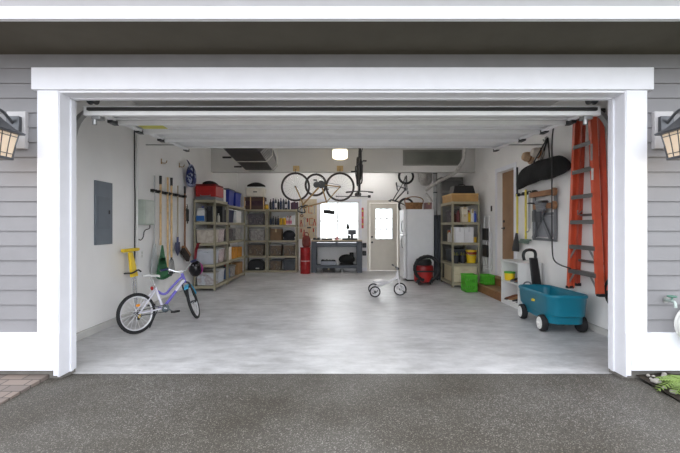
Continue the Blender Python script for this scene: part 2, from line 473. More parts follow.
struct('deadbolt', MB().lathe([(.03, 0), (.03, .02), (.012, .03)], (.965, YB+.03, 1.02), 14, (0, -1, 0)), BLACK, 0, do)
struct('trim_9', MB().b2((BX0-.08, YB-.016, 0), (BX0, YB, BZ1+.08)).b2((BX1, YB-.016, 0), (BX1+.08, YB, BZ1+.08)).b2((BX0, YB-.016, BZ1), (BX1, YB, BZ1+.08)), DOORP, .003)
# house door in the right wall
BRN = M('tan_door_stain', (150, 116, 84), 0.5, var=0.10, scale=5)
d2 = struct('door_2', MB().b2((XR+.10, DY0+.01, DZ0), (XR+.145, DY1-.01, DZ1-.01)), BRN)
lv = MB().cyl((XR+.10, DY1-.09, 1.30), (XR+.05, DY1-.09, 1.30), .012).cyl((XR+.05, DY1-.09, 1.30), (XR+.05, DY1-.20, 1.30), .010).cyl((XR+.10, DY1-.09, 1.30), (XR+.092, DY1-.09, 1.30), .03)
lv.cyl((XR+.10, DY1-.09, 1.44), (XR+.085, DY1-.09, 1.44), .028)
struct('door_handle', lv, BLACK, 0, d2)
t10 = MB().b2((XR-.016, DY1, DZ0-.05), (XR, DY1+.085, DZ1+.085)).b2((XR-.016, DY0-.085, DZ0-.05), (XR, DY0, DZ1+.085)).b2((XR-.016, DY0, DZ1), (XR, DY1, DZ1+.085))
struct('trim_10', t10, WHITE_TRIM, .003)
# high hatch on the beam face
ho = struct('window_2', (lambda m: (frame(m, 1.51, 2.92, 2.80, 3.17, 9.055, 9.08, .035), m)[1])(MB()), M('hatch_frame_grey', (120, 120, 114), 0.6))
struct('pane', MB().b2((1.545, 9.07, 2.835), (2.885, 9.079, 3.135)), M('hatch_grey_panel', (104, 106, 98), 0.35, var=0.15, scale=3), 0, ho)
# pale ground made up behind the house so the lower window whitens
struct('back_yard', MB().b2((-15, YB+.15, -.18), (15, 29, -.05)), M('window_whitening_ground', (214, 210, 206), .8, var=.05))
# ================================================================== OVERHEAD DOOR
DPAINT = M('door_panel_white', (240, 241, 243), 0.45, var=0.03)
gd = thing('garage_door', 'white sectional overhead garage door rolled up open under the ceiling', 'garage door', (0, 3.58, 2.40))
go = (0, 3.58, 2.40)
ys = [3.59, 4.03, 4.55, 5.10, 5.93]
zs = [2.432, 2.450, 2.482, 2.508, 2.545]
for i in range(4):
    y0, y1 = ys[i], ys[i+1]-.012; z0, z1 = zs[i], zs[i+1]
    p = MB(go)
    def slab(ya, yb, za, zb, t0, t1):
        p.add([(OL-.02, ya, za+t0), (OR+.02, ya, za+t0), (OR+.02, yb, zb+t0), (OL-.02, yb, zb+t0), (OL-.02, ya, za+t1), (OR+.02, ya, za+t1), (OR+.02, yb, zb+t1), (OL-.02, yb, zb+t1)],
              [(0, 3, 2, 1), (4, 5, 6, 7), (0, 1, 5, 4), (1, 2, 6, 5), (2, 3, 7, 6), (3, 0, 4, 7)])
    slab(y0, y1, z0, z1, .035, .05)
    slab(y0, y0+.05, z0, z0+.002, -.040 if i == 0 else -.028, .0349)
    slab(y1-.05, y1, z1-.004, z1, .016, .035)
    sec = p.build('door_section', DPAINT, gd, .004)
    if i: MB(go).b2((OL-.01, y0-.006, z0+.018), (OR+.01, y0-.001, z0+.030)).build('joint_shade_strip', DKSTEEL, sec)  # dark strip added for the shade in the section joint
    hb = MB(go)
    for x in (OL+.01, OR-.07): hb.b2((x, y0+.062, z0+.012), (x+.06, y1-.052, z0+.035))
    hb.build('end_stile', DPAINT, sec)
    for x in (OL+.0, OR-.05): MB(go).b2((x, y1-.09, z1-.035), (x+.05, y1+.03, z1+.008)).build('hinge', DKSTEEL, sec)
    if i == 1:
        MB(go).b2((-2.30, 4.29, 2.4800), (-2.02, 4.43, 2.4845)).build('warning_sticker', M('yellow_sticker', (206, 204, 96), 0.5), sec)
MB(go).b2((OL+.03, 3.557, 2.432), (OR-.03, 3.588, 2.460)).build('bottom_seal', RUBBER, gd, .004)
for x in (OL+.05, OR-.13):
    MB(go).b2((x, 3.60, 2.36), (x+.08, 3.68, 2.41)).cyl((x+.02, 3.62, 2.36), (x+.02, 3.62, 2.31), .02).build('corner_bracket', STEEL, gd, .003)
def track(x, label):
    t = MB()
    pts = [(x, 3.52, .02), (x, 3.52, 1.9)]+[(x, 3.52+.42*(1-math.cos(a)), 2.10+.42*math.sin(a)) for a in [i*PI/16 for i in range(0, 9)]]+[(x, 4.8, 2.56), (x, 6.10, 2.615)]
    for i in range(len(pts)-1): t.bar(pts[i], pts[i+1], .045, .045, (1, 0, 0))
    o = tag(t.build('door_track', STEEL), label, 'track')
    wx = XL if x < 0 else XR
    MB(o.location).bar((x, 6.04, 2.64), (wx, 6.04, 2.64), .03, .012).build('hanger', STEEL, o)
track(OL-.075, 'steel overhead door track along the left wall')
track(OR+.075, 'steel overhead door track above the orange ladder on the right')
ts = MB().cyl((OL+.02, 3.555, 2.538), (OR-.02, 3.555, 2.538), .016).cyl((-1.0, 3.555, 2.538), (-.05, 3.555, 2.538), .022).cyl((.05, 3.555, 2.538), (1.0, 3.555, 2.538), .022)
tso = tag(ts.build('torsion_spring', DKSTEEL), 'dark torsion spring shaft behind the top of the door opening', 'spring')

for x in (OL+.06, OR-.12): MB(tso.location).lathe([(.055, 0), (.055, .01), (.045, .015), (.045, .05), (.055, .055), (.055, .065)], (x, 3.555, 2.538), 20, (1, 0, 0)).build('cable_drum', DKSTEEL, tso)
# ================================================================== CEILING LIGHT AND ADDED FILL LIGHTS
GLOW = EM('opal_glass_glow', (255, 232, 190), 1.6)
cl = thing('ceiling_light', 'small drum ceiling light with lit opal glass in the middle of the garage', 'ceiling light', (0, 8.30, 2.815))
MB().lathe([(.10, 0), (.155, .02), (.165, .04), (.165, .19)], n=28).build('glass_shade', GLOW, cl)
MB().lathe([(.168, .19), (.168, .22), (.06, .235), (.06, .385)], n=28).build('base', WHITEP, cl)
def fill_light(x, y, label, e):  # invented fill lamps, hidden behind door and beam to brighten the room
    t = thing('fill_light', label, 'ceiling light', (x, y, 3.10))
    MB().b2((-.62, -.07, .035), (.62, .07, .10)).build('housing', WHITEP, t, .006)
    for s in (-1, 1): MB().cyl((-.60, s*.035, .018), (.60, s*.035, .018), .014).build('tube', EM('fill_tube_glow', (255, 251, 247), e), t)
fill_light(-1.3, 7.2, 'unseen added fill light on the ceiling to the left above the rolled up door', 16)
fill_light(1.4, 7.2, 'unseen added fill light on the ceiling to the right above the rolled up door', 16)

fill_light(-.9, 10.2, 'unseen added fill light behind the ceiling beam at the left', 21)
fill_light(.9, 10.6, 'unseen added fill light behind the ceiling beam at the right', 21)
# ================================================================== BUILDERS
def shelving(label, x0, x1, y0, y1, zl, h, along, group='beige metal shelving units'):
    t = thing('shelving_unit', label, 'shelves', ((x0+x1)/2, (y0+y1)/2, 0), 0, group)
    o = t.location
    for x in (x0, x1-.04):
        for y in (y0, y1-.04):
            p = MB(o)
            p.b2((x, y, 0), (x+.04, y+.006, h)) if y == y0 else p.b2((x, y+.034, 0), (x+.04, y+.04, h))
            p.b2((x, y, 0), (x+.006, y+.04, h)) if x == x0 else p.b2((x+.034, y, 0), (x+.04, y+.04, h))
            p.build('post', BEIGE, t)
    for z in zl:
        m = MB(o)
        m.b2((x0+.007, y0+.007, z-.014), (x1-.007, y1-.007, z))
        m.b2((x0+.007, y0-.004, z-.055), (x1-.007, y0+.006, z)); m.b2((x0+.007, y1-.006, z-.055), (x1-.007, y1+.004, z))
        m.b2((x0-.004, y0+.007, z-.055), (x0+.006, y1-.007, z)); m.b2((x1-.006, y0+.007, z-.055), (x1+.004, y1-.007, z))
        m.build('shelf', BEIGE, t)
    return t

def bin_(label, cx, cy, z, sx, sy, sz, tub, lid, group=None, name='storage_bin', cat='storage bin'):
    t = thing(name, label, cat, (cx, cy, z+.002), 0, group)
    m = MB(); m.box((0, 0, sz*.46), (sx*.94, sy*.94, sz*.92), taper=.9)
    m.b2((-sx/2+.004, -sy/2+.004, sz*.84), (sx/2-.004, sy/2-.004, sz*.90))
    for s in (-1, 1): m.box((0, s*sy*.475, sz*.72), (sx*.3, .02, .03))
    m.build('tub', tub, t, .008)
    l = MB(); l.b2((-sx/2, -sy/2, sz*.905), (sx/2, sy/2, sz*.96)); l.b2((-sx*.42, -sy*.42, sz*.96), (sx*.42, sy*.42, sz))
    l.build('lid', lid, t, .006)
    return t
def carton(label, cx, cy, z, sx, sy, sz, mat, name='box', cat='box', group=None, rz=0, tape=None):
    t = thing(name, label, cat, (cx, cy, z+.002), rz, group)
    MB().b2((-sx/2, -sy/2, 0), (sx/2, sy/2, sz)).build('body', mat, t, .004)
    MB().b2((-.022, -sy/2-.002, sz*.7), (.022, -sy/2+.004, sz+.002)).b2((-.022, -sy/2, sz-.001), (.022, sy/2, sz+.002)).build('tape', tape or M('packing_tape', (190, 170, 130), .3), t)
    return t
def bottle(label, cx, cy, z, r, h, mat, capm, name='bottle', cat='bottle', group=None, lab=None):
    t = thing(name, label, cat, (cx, cy, z+.002), 0, group)
    MB().lathe([(r*.9, 0), (r, .01), (r, h*.62), (r*.85, h*.72), (r*.36, h*.82), (r*.36, h*.88)], n=14).build('body', mat, t)
    MB().lathe([(r*.42, h*.88), (r*.42, h*.985), (r*.3, h)], n=12).build('cap', capm, t)
    if lab: MB().lathe([(r*1.01, h*.15), (r*1.015, h*.16), (r*1.015, h*.5), (r*1.01, h*.51)], n=14).build('paper_label', lab, t)
    return t
def can(label, cx, cy, z, r, h, mat, lidm=None, name='paint_can', cat='can', group=None):
    t = thing(name, label, cat, (cx, cy, z+.002), 0, group)
    MB().lathe([(r, 0), (r*1.02, .006), (r, .012), (r, h-.012), (r*1.03, h-.006), (r*1.03, h-.002), (r*.9, h-.002)], n=16).build('body', mat, t)
    MB().lathe([(r*.88, h-.006), (r*.88, h), (r*.7, h-.003)], n=16).build('lid', lidm or STEEL, t)
    return t

# ---------------- bicycles (local: +X forward, +Z up, origin on the ground below the rear axle)
def wheel_part(t, c, r, tw, tirem, rimm, xf=None, spokes=20, ax=(0, 1, 0), sr=.0016):
    X = xf or Matrix.Identity(4); c = Vector(c)
    w = MB().torus(c, ax, r-tw, tw, 48, 8).xf(X).build('wheel', tirem, t)
    MB().torus(c, ax, r-2*tw-.004, .011, 48, 6).xf(X).build('rim', rimm, w)
    s = MB()
    a = Vector(ax).normalized(); u = a.orthogonal().normalized(); v = a.cross(u)
    for i in range(spokes):
        th = 2*PI*i/spokes; off = .025 if i % 2 else -.025
        s.cyl(c+a*off+(u*math.cos(th+.3)+v*math.sin(th+.3))*.02, c+(u*math.cos(th)+v*math.sin(th))*(r-2*tw-.004), sr, n=4, cap=False)
    s.xf(X).build('spokes', ALU if sr > .002 else CHROME, w)
    MB().cyl(c-a*.045, c+a*.045, .02).xf(X).build('hub', DKSTEEL, w)
    return w
def bike(label, matrix, r, wb, hs, hb, fm, fm2, tirem=RUBBER, rimm=CHROME, tw=.02, steer=0, bars='flat', barw=.5, saddlem=BLACK, gripm=BLACK, low=False, guard=None, name='bicycle', tubr=.016, forkm=None, stand=False, sr=.0016):
    t = thing(name, label, 'bicycle', matrix=matrix)
    R = Vector((0, 0, r)); F = Vector((wb, 0, r)); BB = Vector((wb*.42, 0, r*.98 if r < .3 else r*.85))
    seat = Vector((BB.x-.30*(hs-BB.z), 0, hs))
    SC = BB+(seat-BB)*.62
    H1 = Vector((wb-.05-.10*r/.3, 0, 2*r+.05)); hd = Vector((-.30, 0, .95)).normalized(); H2 = H1+hd*.12
    f = MB(); rt = MB()
    f.cyl(BB, SC, tubr); f.cyl(H1-hd*.01, H2+hd*.01, tubr*1.25)
    f.cyl(BB, H1+hd*.03, tubr*1.2)
    if low: f.tube([SC-Vector((0, 0, .03)), (SC+BB)*.5+Vector((.08, 0, .02)), (SC+H2)*.5-Vector((-.02, 0, .10)), H2-hd*.03], tubr, smooth=2)
    else: f.cyl(SC-Vector((0, 0, .02)), H2-hd*.03, tubr)
    f.cyl(BB-Vector((0, .04, 0)), BB+Vector((0, .04, 0)), tubr*1.4)
    for s in (-1, 1):
        rt.cyl(R+Vector((0, s*.06, 0)), BB+Vector((0, s*.025, 0)), tubr*.55); rt.cyl(R+Vector((0, s*.06, 0)), SC+Vector((0, s*.02, -.02)), tubr*.5)
    if low: rt.cyl(BB+(SC-BB)*.02, SC, tubr*1.04)
    F_ = f.build('frame', fm, t)
    rt.cyl(R-Vector((0, .06, 0)), R+Vector((0, .06, 0)), .008)
    rt.build('rear_triangle', fm2, F_)
    if low: MB().cyl(H1+(BB-H1)*.02+hd*.03, H1+(BB-H1)*.42+hd*.02, tubr*1.24).build('tube_sleeve', fm2, F_)
    MB().cyl(SC, seat-Vector((0, 0, .03)), tubr*.75).build('seat_post', CHROME, t)
    ln = .22 if r < .3 else .27
    sd_ = MB(); rings = []; dpt = .03 if r < .3 else .09
    for (dx, w, z) in ((-.42, .02, .01), (-.38, .45, .02), (-.15, .55, .018), (.1, .30, .0), (.4, .14, .0), (.56, .10, -.01), (.58, .02, -.02)):
        cx = seat.x+dx*ln; hw = w*ln*.62
        rings.append([(cx, -hw, hs+z-dpt), (cx, -hw*.9, hs+z-.005), (cx, 0, hs+z), (cx, hw*.9, hs+z-.005), (cx, hw, hs+z-dpt), (cx, 0, hs+z-dpt-.005)])
    sd_.loft(rings).build('saddle', saddlem, t, subsurf=1)
    X = Matrix.Translation(H1) @ Matrix.Rotation(steer, 4, hd) @ Matrix.Translation(-H1)
    fk = MB()
    for s in (-1, 1): fk.tube([H1+Vector((0, s*.012, -.005)), H1+Vector((.005, s*.05, -.03)), H1*.5+F*.5+Vector((-.01, s*.05, 0)), F+Vector((0, s*.05, 0))], tubr*.75, smooth=1)
    fk.xf(X).build('fork', forkm or fm2, t)
    top = H2+hd*max(.03, (hb-H2.z)/hd.z)
    hbm = MB(); hbm.cyl(H2, top, tubr*.8); hbm.cyl(top, top+Vector((.05, 0, .0)), tubr*.9)
    g0 = top+Vector((.05, 0, 0)); w2 = barw/2
    ends = []
    if bars == 'flat':
        hbm.tube([g0+Vector((-.03, -w2, .02)), g0+Vector((0, -w2*.4, 0)), g0+Vector((0, w2*.4, 0)), g0+Vector((-.03, w2, .02))], .011, smooth=1)
        ends = [g0+Vector((-.03, s*w2, .02)) for s in (-1, 1)]; gd_ = [Vector((0, -s*.1, -.01)) for s in (-1, 1)]
    elif bars == 'rise':
        hbm.tube([g0+Vector((-.09, -w2, .09)), g0+Vector((-.02, -w2*.65, .09)), g0+Vector((0, -.05, 0)), g0+Vector((0, .05, 0)), g0+Vector((-.02, w2*.65, .09)), g0+Vector((-.09, w2, .09))], .011, smooth=1)
        ends = [g0+Vector((-.09, s*w2, .09)) for s in (-1, 1)]; gd_ = [Vector((.06, -s*.09, 0)) for s in (-1, 1)]
    else:
        pts = []
        for s in (-1, 1):
            q = [g0+Vector((0, s*.05, 0)), g0+Vector((0, s*w2, 0)), g0+Vector((.09, s*w2, 0)), g0+Vector((.11, s*w2, -.07)), g0+Vector((.06, s*w2, -.13)), g0+Vector((-.06, s*w2, -.13))]
            hbm.tube(q, .011, smooth=2); ends.append(q[-1])
        hbm.cyl(g0-Vector((0, .06, 0)), g0+Vector((0, .06, 0)), .012)
        gd_ = [Vector((.1, 0, 0))]*2
    H = hbm.xf(X).build('handlebar', DKSTEEL if bars != 'rise' else CHROME, t)
    for e, d in zip(ends, gd_): MB().cyl(e, e+d, .016).xf(X).build('grip', gripm, H)
    wheel_part(t, R, r, tw, tirem, rimm, sr=sr)
    wheel_part(t, F, r, tw, tirem, rimm, X, sr=sr)
    cr = MB().cyl(BB+Vector((0, -.055, 0)), BB+Vector((0, -.05, 0)), .055 if r < .3 else .09, n=24)
    cl_ = .11 if r < .3 else .165
    a = Vector((math.cos(-.6), 0, math.sin(-.6)))*cl_
    cr.bar(BB+Vector((0, -.065, 0)), BB+a+Vector((0, -.07, 0)), .022, .012); cr.bar(BB+Vector((0, .065, 0)), BB-a+Vector((0, .07, 0)), .022, .012)
    cr.cyl(BB+Vector((0, -.07, 0)), BB+Vector((0, .07, 0)), .012)
    C = cr.build('crankset', CHROME if r < .3 else DKSTEEL, t)
    for s, q in ((-1, BB+a), (1, BB-a)): MB().b2(q+Vector((-.04, s*.08-.0 if s > 0 else -.16, -.012)), q+Vector((.04, .16 if s > 0 else -.08, .012))).build('pedal', BLACK, C)
    ch = MB()
    for dz in (-.045, .045): ch.cyl(BB+Vector((0, -.052, dz if r < .3 else dz*1.6)), R+Vector((0, -.052, dz*.7)), .005, n=6)
    ch.build('chain', DKSTEEL, t)
    if guard:
        g = MB(); g.prism([(BB.x-.06, BB.z-.07), (BB.x+.06, BB.z-.03), (BB.x+.06, BB.z+.04), (BB.x-.04, BB.z+.08), (R.x+.05, R.z+.06), (R.x-.0, R.z+.0), (R.x+.05, R.z-.04)], -.068, -.063, 'y')
        g.build('chain_guard', guard, t)
    if stand:
        MB().cyl(BB+Vector((-.06, .03, -.01)), Vector((BB.x-.10, .17, .008)), .007).build('kickstand', DKSTEEL, t)
    return t, X, dict(R=R, F=F, BB=BB, SC=SC, seat=seat, H1=H1, H2=H2)
def basis(o, x, z):
    x = Vector(x).normalized(); z = Vector(z).normalized(); y = z.cross(x)
    m = Matrix((x, y, z)).transposed().to_4x4(); m.translation = Vector(o); return m

# ================================================================== CHILD'S BIKE, FRONT LEFT
PURPLE = M('violet_enamel', (112, 104, 186), 0.3, var=0.15)
PWHITE = M('pearl_white_enamel', (222, 220, 232), 0.3, var=0.05)
kb, KX, kp = bike("purple and white child's bicycle standing at the front left of the garage floor",
   basis((-2.49, 4.66, .012), (.44, .76, .0), (-.11, .064, 1)), .25, .86, .70, .70, PURPLE, PWHITE, rimm=ALU, tw=.021, steer=.72, bars='rise', barw=.50, sr=.0028,
   saddlem=WHITEP, gripm=NAVY, low=True, forkm=BLACK, stand=True, tubr=.0165)
AQUA = M('aqua_enamel', (70, 170, 210), .3)
fg = MB()
for s in range(10):
    pass
rr_ = .262
ring = []
for i in range(13):
    a = math.radians(25+i*9); c = kp['F']+Vector((rr_*math.cos(a), 0, rr_*math.sin(a)))
    ring.append([c+Vector((0, -.03, -.004)), c+Vector((0, .03, -.004)), c+Vector((0, .026, .006)), c+Vector((0, -.026, .006))])
fg.loft(ring).xf(KX).build('front_fender', AQUA, kb)
MB().sph(kp['R']+Vector((-.02, -.075, .10)), (.028, .008, .018)).build('reflector', M('amber_reflector', (236, 150, 30), .3), kb)
MB().sph(kp['SC']+Vector((-.05, 0, -.0)), (.014, .026, .026)).build('tail_reflector', RED, kb)

# ================================================================== LEFT WALL
ep = thing('electrical_panel', 'flat grey metal breaker panel set on the left wall', 'electrical panel', (XL, 4.935, 1.10))
MB().b2((0, -.178, 0), (.022, .178, .82)).build('cover', M('panel_grey', (112, 120, 130), .45, metal=.2, var=.05), ep, .003)
MB().b2((.022, -.135, .20), (.027, .12, .62)).build('door', M('panel_grey_door', (106, 114, 124), .42, metal=.2, var=.05), ep, .002)
MB().b2((.026, .085, .40), (.034, .105, .45)).build('latch', BLACK, ep)
c = MB().tube([(XL+.02, 5.66, 3.1), (XL+.02, 5.66, 2.3), (XL+.025, 5.67, 1.6), (XL+.03, 5.65, 1.2), (XL+.02, 5.66, .5)], .009, smooth=1)
tag(c.build('hanging_cord', BLACK), 'black cord hanging straight down the left wall beside the white conduit', 'cord')
tag(MB().cyl((XL+.018, 5.74, .09), (XL+.018, 5.74, 3.19), .015).build('conduit', WHITEP), 'white vertical conduit pipe on the left wall', 'pipe')
jb = thing('junction_box', 'pale grey green utility box on the left wall with a loop of wire below', 'utility box', (XL, 5.94, 1.36))
MB().b2((0, -.15, 0), (.11, .15, .39)).build('housing', M('box_grey_green', (176, 184, 174), .5), jb, .01)
MB().b2((.11, -.13, .02), (.118, .13, .37)).build('cover', M('box_cover_grey', (188, 194, 186), .4), jb, .004)
MB().tube([(.06, .10, .0), (.06, .10, -.06), (.05, -.06, -.08), (.04, -.06, -.20), (.04, -.15, -.24), (.03, -.175, -.22)], .007, smooth=2).build('wire', BLACK, jb)
def wall_plate(x, y, z, nx, label):
    t = thing('outlet', label, 'outlet', (x, y, z))
    MB().b2((0, -.036, -.06), (nx*.007, .036, .06)).build('plate', WHITEP, t, .002)
    for dz in (-.025, .025): MB().b2((nx*.007, -.014, dz-.015), (nx*.010, .014, dz+.015)).build('socket', M('socket_ivory', (206, 204, 198), .4), t)
wall_plate(XL, 5.90, .90, 1, 'white wall outlet below the utility box on the left wall')

tr = thing('tool_rail', 'black tool rail holding long handled garden tools on the left wall', 'tool rack', (XL, 6.87, 1.90))
MB().b2((0, -.70, .0), (.022, .70, .05)).build('rail', BLACK, tr, .003)
TOOLY = [6.19, 6.385, 6.66, 6.81, 7.07, 7.40]
for y in TOOLY:
    for s in (-.027, .027): MB((0, 0, 0)).b2((.02, y-6.87+s-.006, .005), (.085, y-6.87+s+.006, .045)).build('clip', BLACK, tr, .003)
HX = XL+.062
def garden_tool(name, label, y, z0, z1, hm, r=.018, grip=True):
    t = thing(name, label, 'garden tool', (HX, y, z0), 0)
    MB().cyl((0, 0, 0), (0, 0, z1-z0), r).build('handle', hm, t)
    if grip: MB().cyl((0, 0, z1-z0-.14), (0, 0, z1-z0+.003), r*1.25).build('grip', BLACK, t)
    return t
RKG = M('dark_green_plastic', (44, 112, 70), .45)
t = garden_tool('snow_pusher', 'slim grey handled scraper with a pale metal blade, leftmost on the tool rail', TOOLY[0], 1.0, 2.17, STEEL, .011, False)
MB().prism([(-.025, .05), (.025, .05), (.13, -.42), (-.13, -.42)], -.006, .006, 'x').build('blade', M('pale_metal_blade', (188, 192, 194), .4, metal=.4), t)
t = garden_tool('leaf_rake', 'wooden handled leaf rake with a dark green plastic fan', TOOLY[1]+.01, 1.02, 2.19, WOOD)
fan = MB()
fan.prism([(-.02, .0), (.02, .0), (.09, -.22), (-.09, -.22)], .026, .036, 'x')
for i in range(15):
    a = -1+2*i/14.
    fan.bar((.031, a*.085, -.21), (.031, a*.205, -.55+.03*a*a), .026, .008, (1, 0, 0))
    fan.bar((.031, a*.205, -.55+.03*a*a), (.07, a*.21, -.575+.03*a*a), .024, .008, (1, 0, 0))
fan.bar((.034, -.14, -.345), (.034, .14, -.345), .02, .012, (1, 0, 0))
fan.build('rake_fan', RKG, t)
t = garden_tool('hoe', 'thick pale wooden handled hoe between the green rake and a spade', TOOLY[2], .62, 2.20, WOOD, .017, False)
MB().tube([(0, 0, .02), (.0, 0, -.06), (.03, 0, -.1)], .009, smooth=1).box((.055, 0, -.12), (.012, .15, .10), (0, .5, 0)).build('hoe_blade', DKSTEEL, t)
t = garden_tool('garden_fork', 'wooden handled garden fork with a dark grip beside the hoe', TOOLY[3], .78, 2.21, WOOD)
fk = MB().cyl((0, 0, .1), (0, 0, -.03), .017)
for i in range(4): fk.tube([(0, 0, -.03), (.0, (i-1.5)*.05, -.05), (.02, (i-1.5)*.055, -.30)], .006, smooth=1)
fk.build('tines', DKSTEEL, t)
t = garden_tool('spade', 'grey handled spade with a small dark blue blade on the tool rail', TOOLY[4], 1.02, 2.10, M('grey_ash', (172, 160, 140), .5), .015, False)
MB().prism([(-.09, .02), (.09, .02), (.085, -.14), (0, -.23), (-.085, -.14)], -.006, .008, 'x').cyl((0, 0, .12), (0, 0, -.02), .019).build('blade', M('blue_steel', (74, 78, 112), .4, metal=.5), t)
t = garden_tool('push_broom', 'brown handled push broom with dark bristles, rightmost on the tool rail', TOOLY[5], .88, 2.12, DKWOOD, .016)
MB().box((.03, 0, -.03), (.07, .34, .05), (-.6, 0, 0)).build('broom_head', DKWOOD, t, .006)
bb = MB()
_R = Euler((-.6, 0, 0)).to_matrix()
for i in range(24): bb.box(_R@Vector((0, -.16+.32*i/23, -.08))+Vector((.03, 0, -.03)), (.06, .011, .115), (-.6, 0, 0))
bb.build('bristles', M('dark_bristle', (52, 44, 40), .9), t)
for (y, z, lab) in ((6.55, 2.45, 'empty brass wall hook above the wooden handles on the left wall'), (7.28, 2.50, 'empty brass wall hook close to the hanging blue bag')):
    h = thing('wall_hook', lab, 'hook', (XL, y, z))
    MB().b2((0, -.012, -.03), (.006, .012, .06)).build('plate', M('brass', (164, 130, 72), .4, metal=.6), h)
    MB().tube([(.004, 0, -.01), (.06, 0, -.02), (.09, 0, -.01), (.10, 0, .03)], .006, smooth=2).build('prong', M('brass', (0, 0, 0)), h)
# blue patterned bag
bag = thing('drawstring_bag', 'blue patterned bag hanging on the left wall above the red cooler', 'bag', (XL+.02, 7.56, 2.12))
bm_ = MB(); prof = [(.06, 0), (.13, .03), (.155, .14), (.15, .27), (.11, .37), (.06, .43), (.05, .46)]
bm_.lathe(prof, (.10, 0, 0), 18, sx=.62)
bm_.build('body', blotch('blue_pattern_cloth', [(18, 22, 60), (28, 44, 120), (20, 26, 70), (180, 190, 215), (30, 40, 110)], 13), bag, subsurf=1)
MB().tube([(.08, -.03, .44), (.03, -.01, .53), (.01, 0, .55), (.03, .02, .53), (.08, .04, .44)], .008, smooth=1).build('cord', NAVY, bag)
MB().tube([(.17, -.08, .40), (.20, -.11, .25), (.17, -.12, .05)], .012, smooth=1).build('strap', NAVY, bag)

cg = thing('caulking_gun', 'black caulking gun hanging on the left wall beside the near shelving unit', 'caulking gun', (XL+.05, 7.56, 1.44))
MB().cyl((0, 0, 0), (0, 0, .24), .028).cyl((0, 0, -.05), (0, 0, 0), .008, .014).build('barrel', BLACK, cg)
MB().tube([(0, 0, .24), (0, 0, .30), (0, -.03, .34)], .007).bar((0, -.02, .26), (0, -.13, .20), .02, .02).bar((0, -.02, .29), (0, -.13, .27), .014, .014).build('trigger_handle', DKSTEEL, cg)
# yellow scooter standing on end by the left wall
sc = thing('kick_scooter', "yellow child's scooter standing on end against the left wall behind the bicycle", 'scooter', (-2.90, 5.40, 0), 0)
MB().cyl((.0, -.03, .02), (-.05, -.045, .70), .016).cyl((0, .03, .02), (-.05, .015, .70), .016).build('frame_tube', CHROME, sc)
MB().add([(-.05, -.10, .62), (-.05, .07, .62), (-.10, .015, .97), (-.10, -.07, .97), (-.015, -.10, .62), (-.015, .07, .62), (-.065, .015, .97), (-.065, -.07, .97)],
   [(0, 3, 2, 1), (4, 5, 6, 7), (0, 1, 5, 4), (1, 2, 6, 5), (2, 3, 7, 6), (3, 0, 4, 7)]).bar((-.085, -.22, 1.0), (-.085, .19, 1.0), .05, .045).build('deck', YELLOW, sc, .01)
MB().tube([(-.01, -.30, .70), (-.0, -.10, .68), (0, .02, .72), (0, .10, .68)], .012, smooth=1).build('handlebar', BLACK, sc)
for s in (-.0,): 
    w = MB().torus((0.02, 0.0, .07), (1, 0, 0), .055, .018, 24).build('wheel', RUBBER, sc)
    MB().cyl((.005, 0, .07), (.035, 0, .07), .045).build('hub', YELLOW, w)

# ================================================================== LEFT SHELVES
ZA = [.10, .54, .99, 1.43, 1.89]
AX0, AX1 = -3.045, -2.59
shelving('beige metal shelving unit along the left wall, nearest the garden tools', AX0, AX1, 7.85, 8.70, ZA, 1.90, 'y')
ZB = [.10, .54, .99, 1.43, 1.84]
shelving('beige metal shelving unit along the left wall, in the back left corner', AX0, AX1, 8.76, 10.32, ZB, 1.85, 'y')
CLR1 = blotch('milky_tub_beige', [(168, 156, 144), (204, 196, 184), (180, 168, 154), (212, 206, 198)], 5)
CLR2 = M('milky_tub_white', (196, 200, 208), .3, var=.08)
CLR3 = blotch('milky_tub_pink', [(196, 186, 188), (172, 146, 148), (214, 206, 204), (186, 170, 174)], 9, stretch=(3, 3, 1))
CLR4 = blotch('milky_tub_grey', [(138, 136, 136), (166, 162, 158), (130, 125, 124), (178, 174, 170)], 8)
CLR5 = blotch('milky_tub_dark', [(60, 60, 66), (104, 98, 100), (72, 66, 74), (124, 118, 118)], 9)
CLR6 = blotch('milky_tub_wood', [(64, 58, 52), (120, 100, 78), (84, 74, 66), (140, 128, 112)], 9)
LIDW = M('lid_white', (206, 206, 206), .4, var=.04); LIDG = M('lid_grey', (92, 94, 98), .45); LIDC = M('lid_clear', (170, 168, 164), .35)
acx = (AX0+AX1)/2
gb = 'bins on the left shelves'
bin_('clear storage bin of beige cloth on the third shelf up of the near left unit', acx, 8.05, .99, .40, .34, .30, CLR1, LIDC, gb)
bin_('clear bin of pink things behind the beige cloth bin on the near left unit', acx, 8.44, .99, .40, .36, .31, CLR3, LIDC, gb)
bin_('milky white storage bin on the second shelf up of the near left unit', acx, 8.05, .54, .40, .34, .33, CLR2, LIDW, gb)
bin_('clear bin of pale pink cloth behind the milky white bin', acx, 8.44, .54, .40, .36, .32, CLR3, LIDW, gb)
bin_('milky storage bin with muddled contents on the bottom shelf of the near left unit', acx, 8.05, .10, .40, .34, .28, blotch('milky_tub_mix', [(176, 180, 186), (196, 200, 204), (168, 158, 160), (206, 206, 206)], 7), LIDC, gb)
bin_('white tub at the bottom shelf, behind the muddled milky bin', acx, 8.44, .10, .40, .36, .30, CLR2, LIDW, gb)
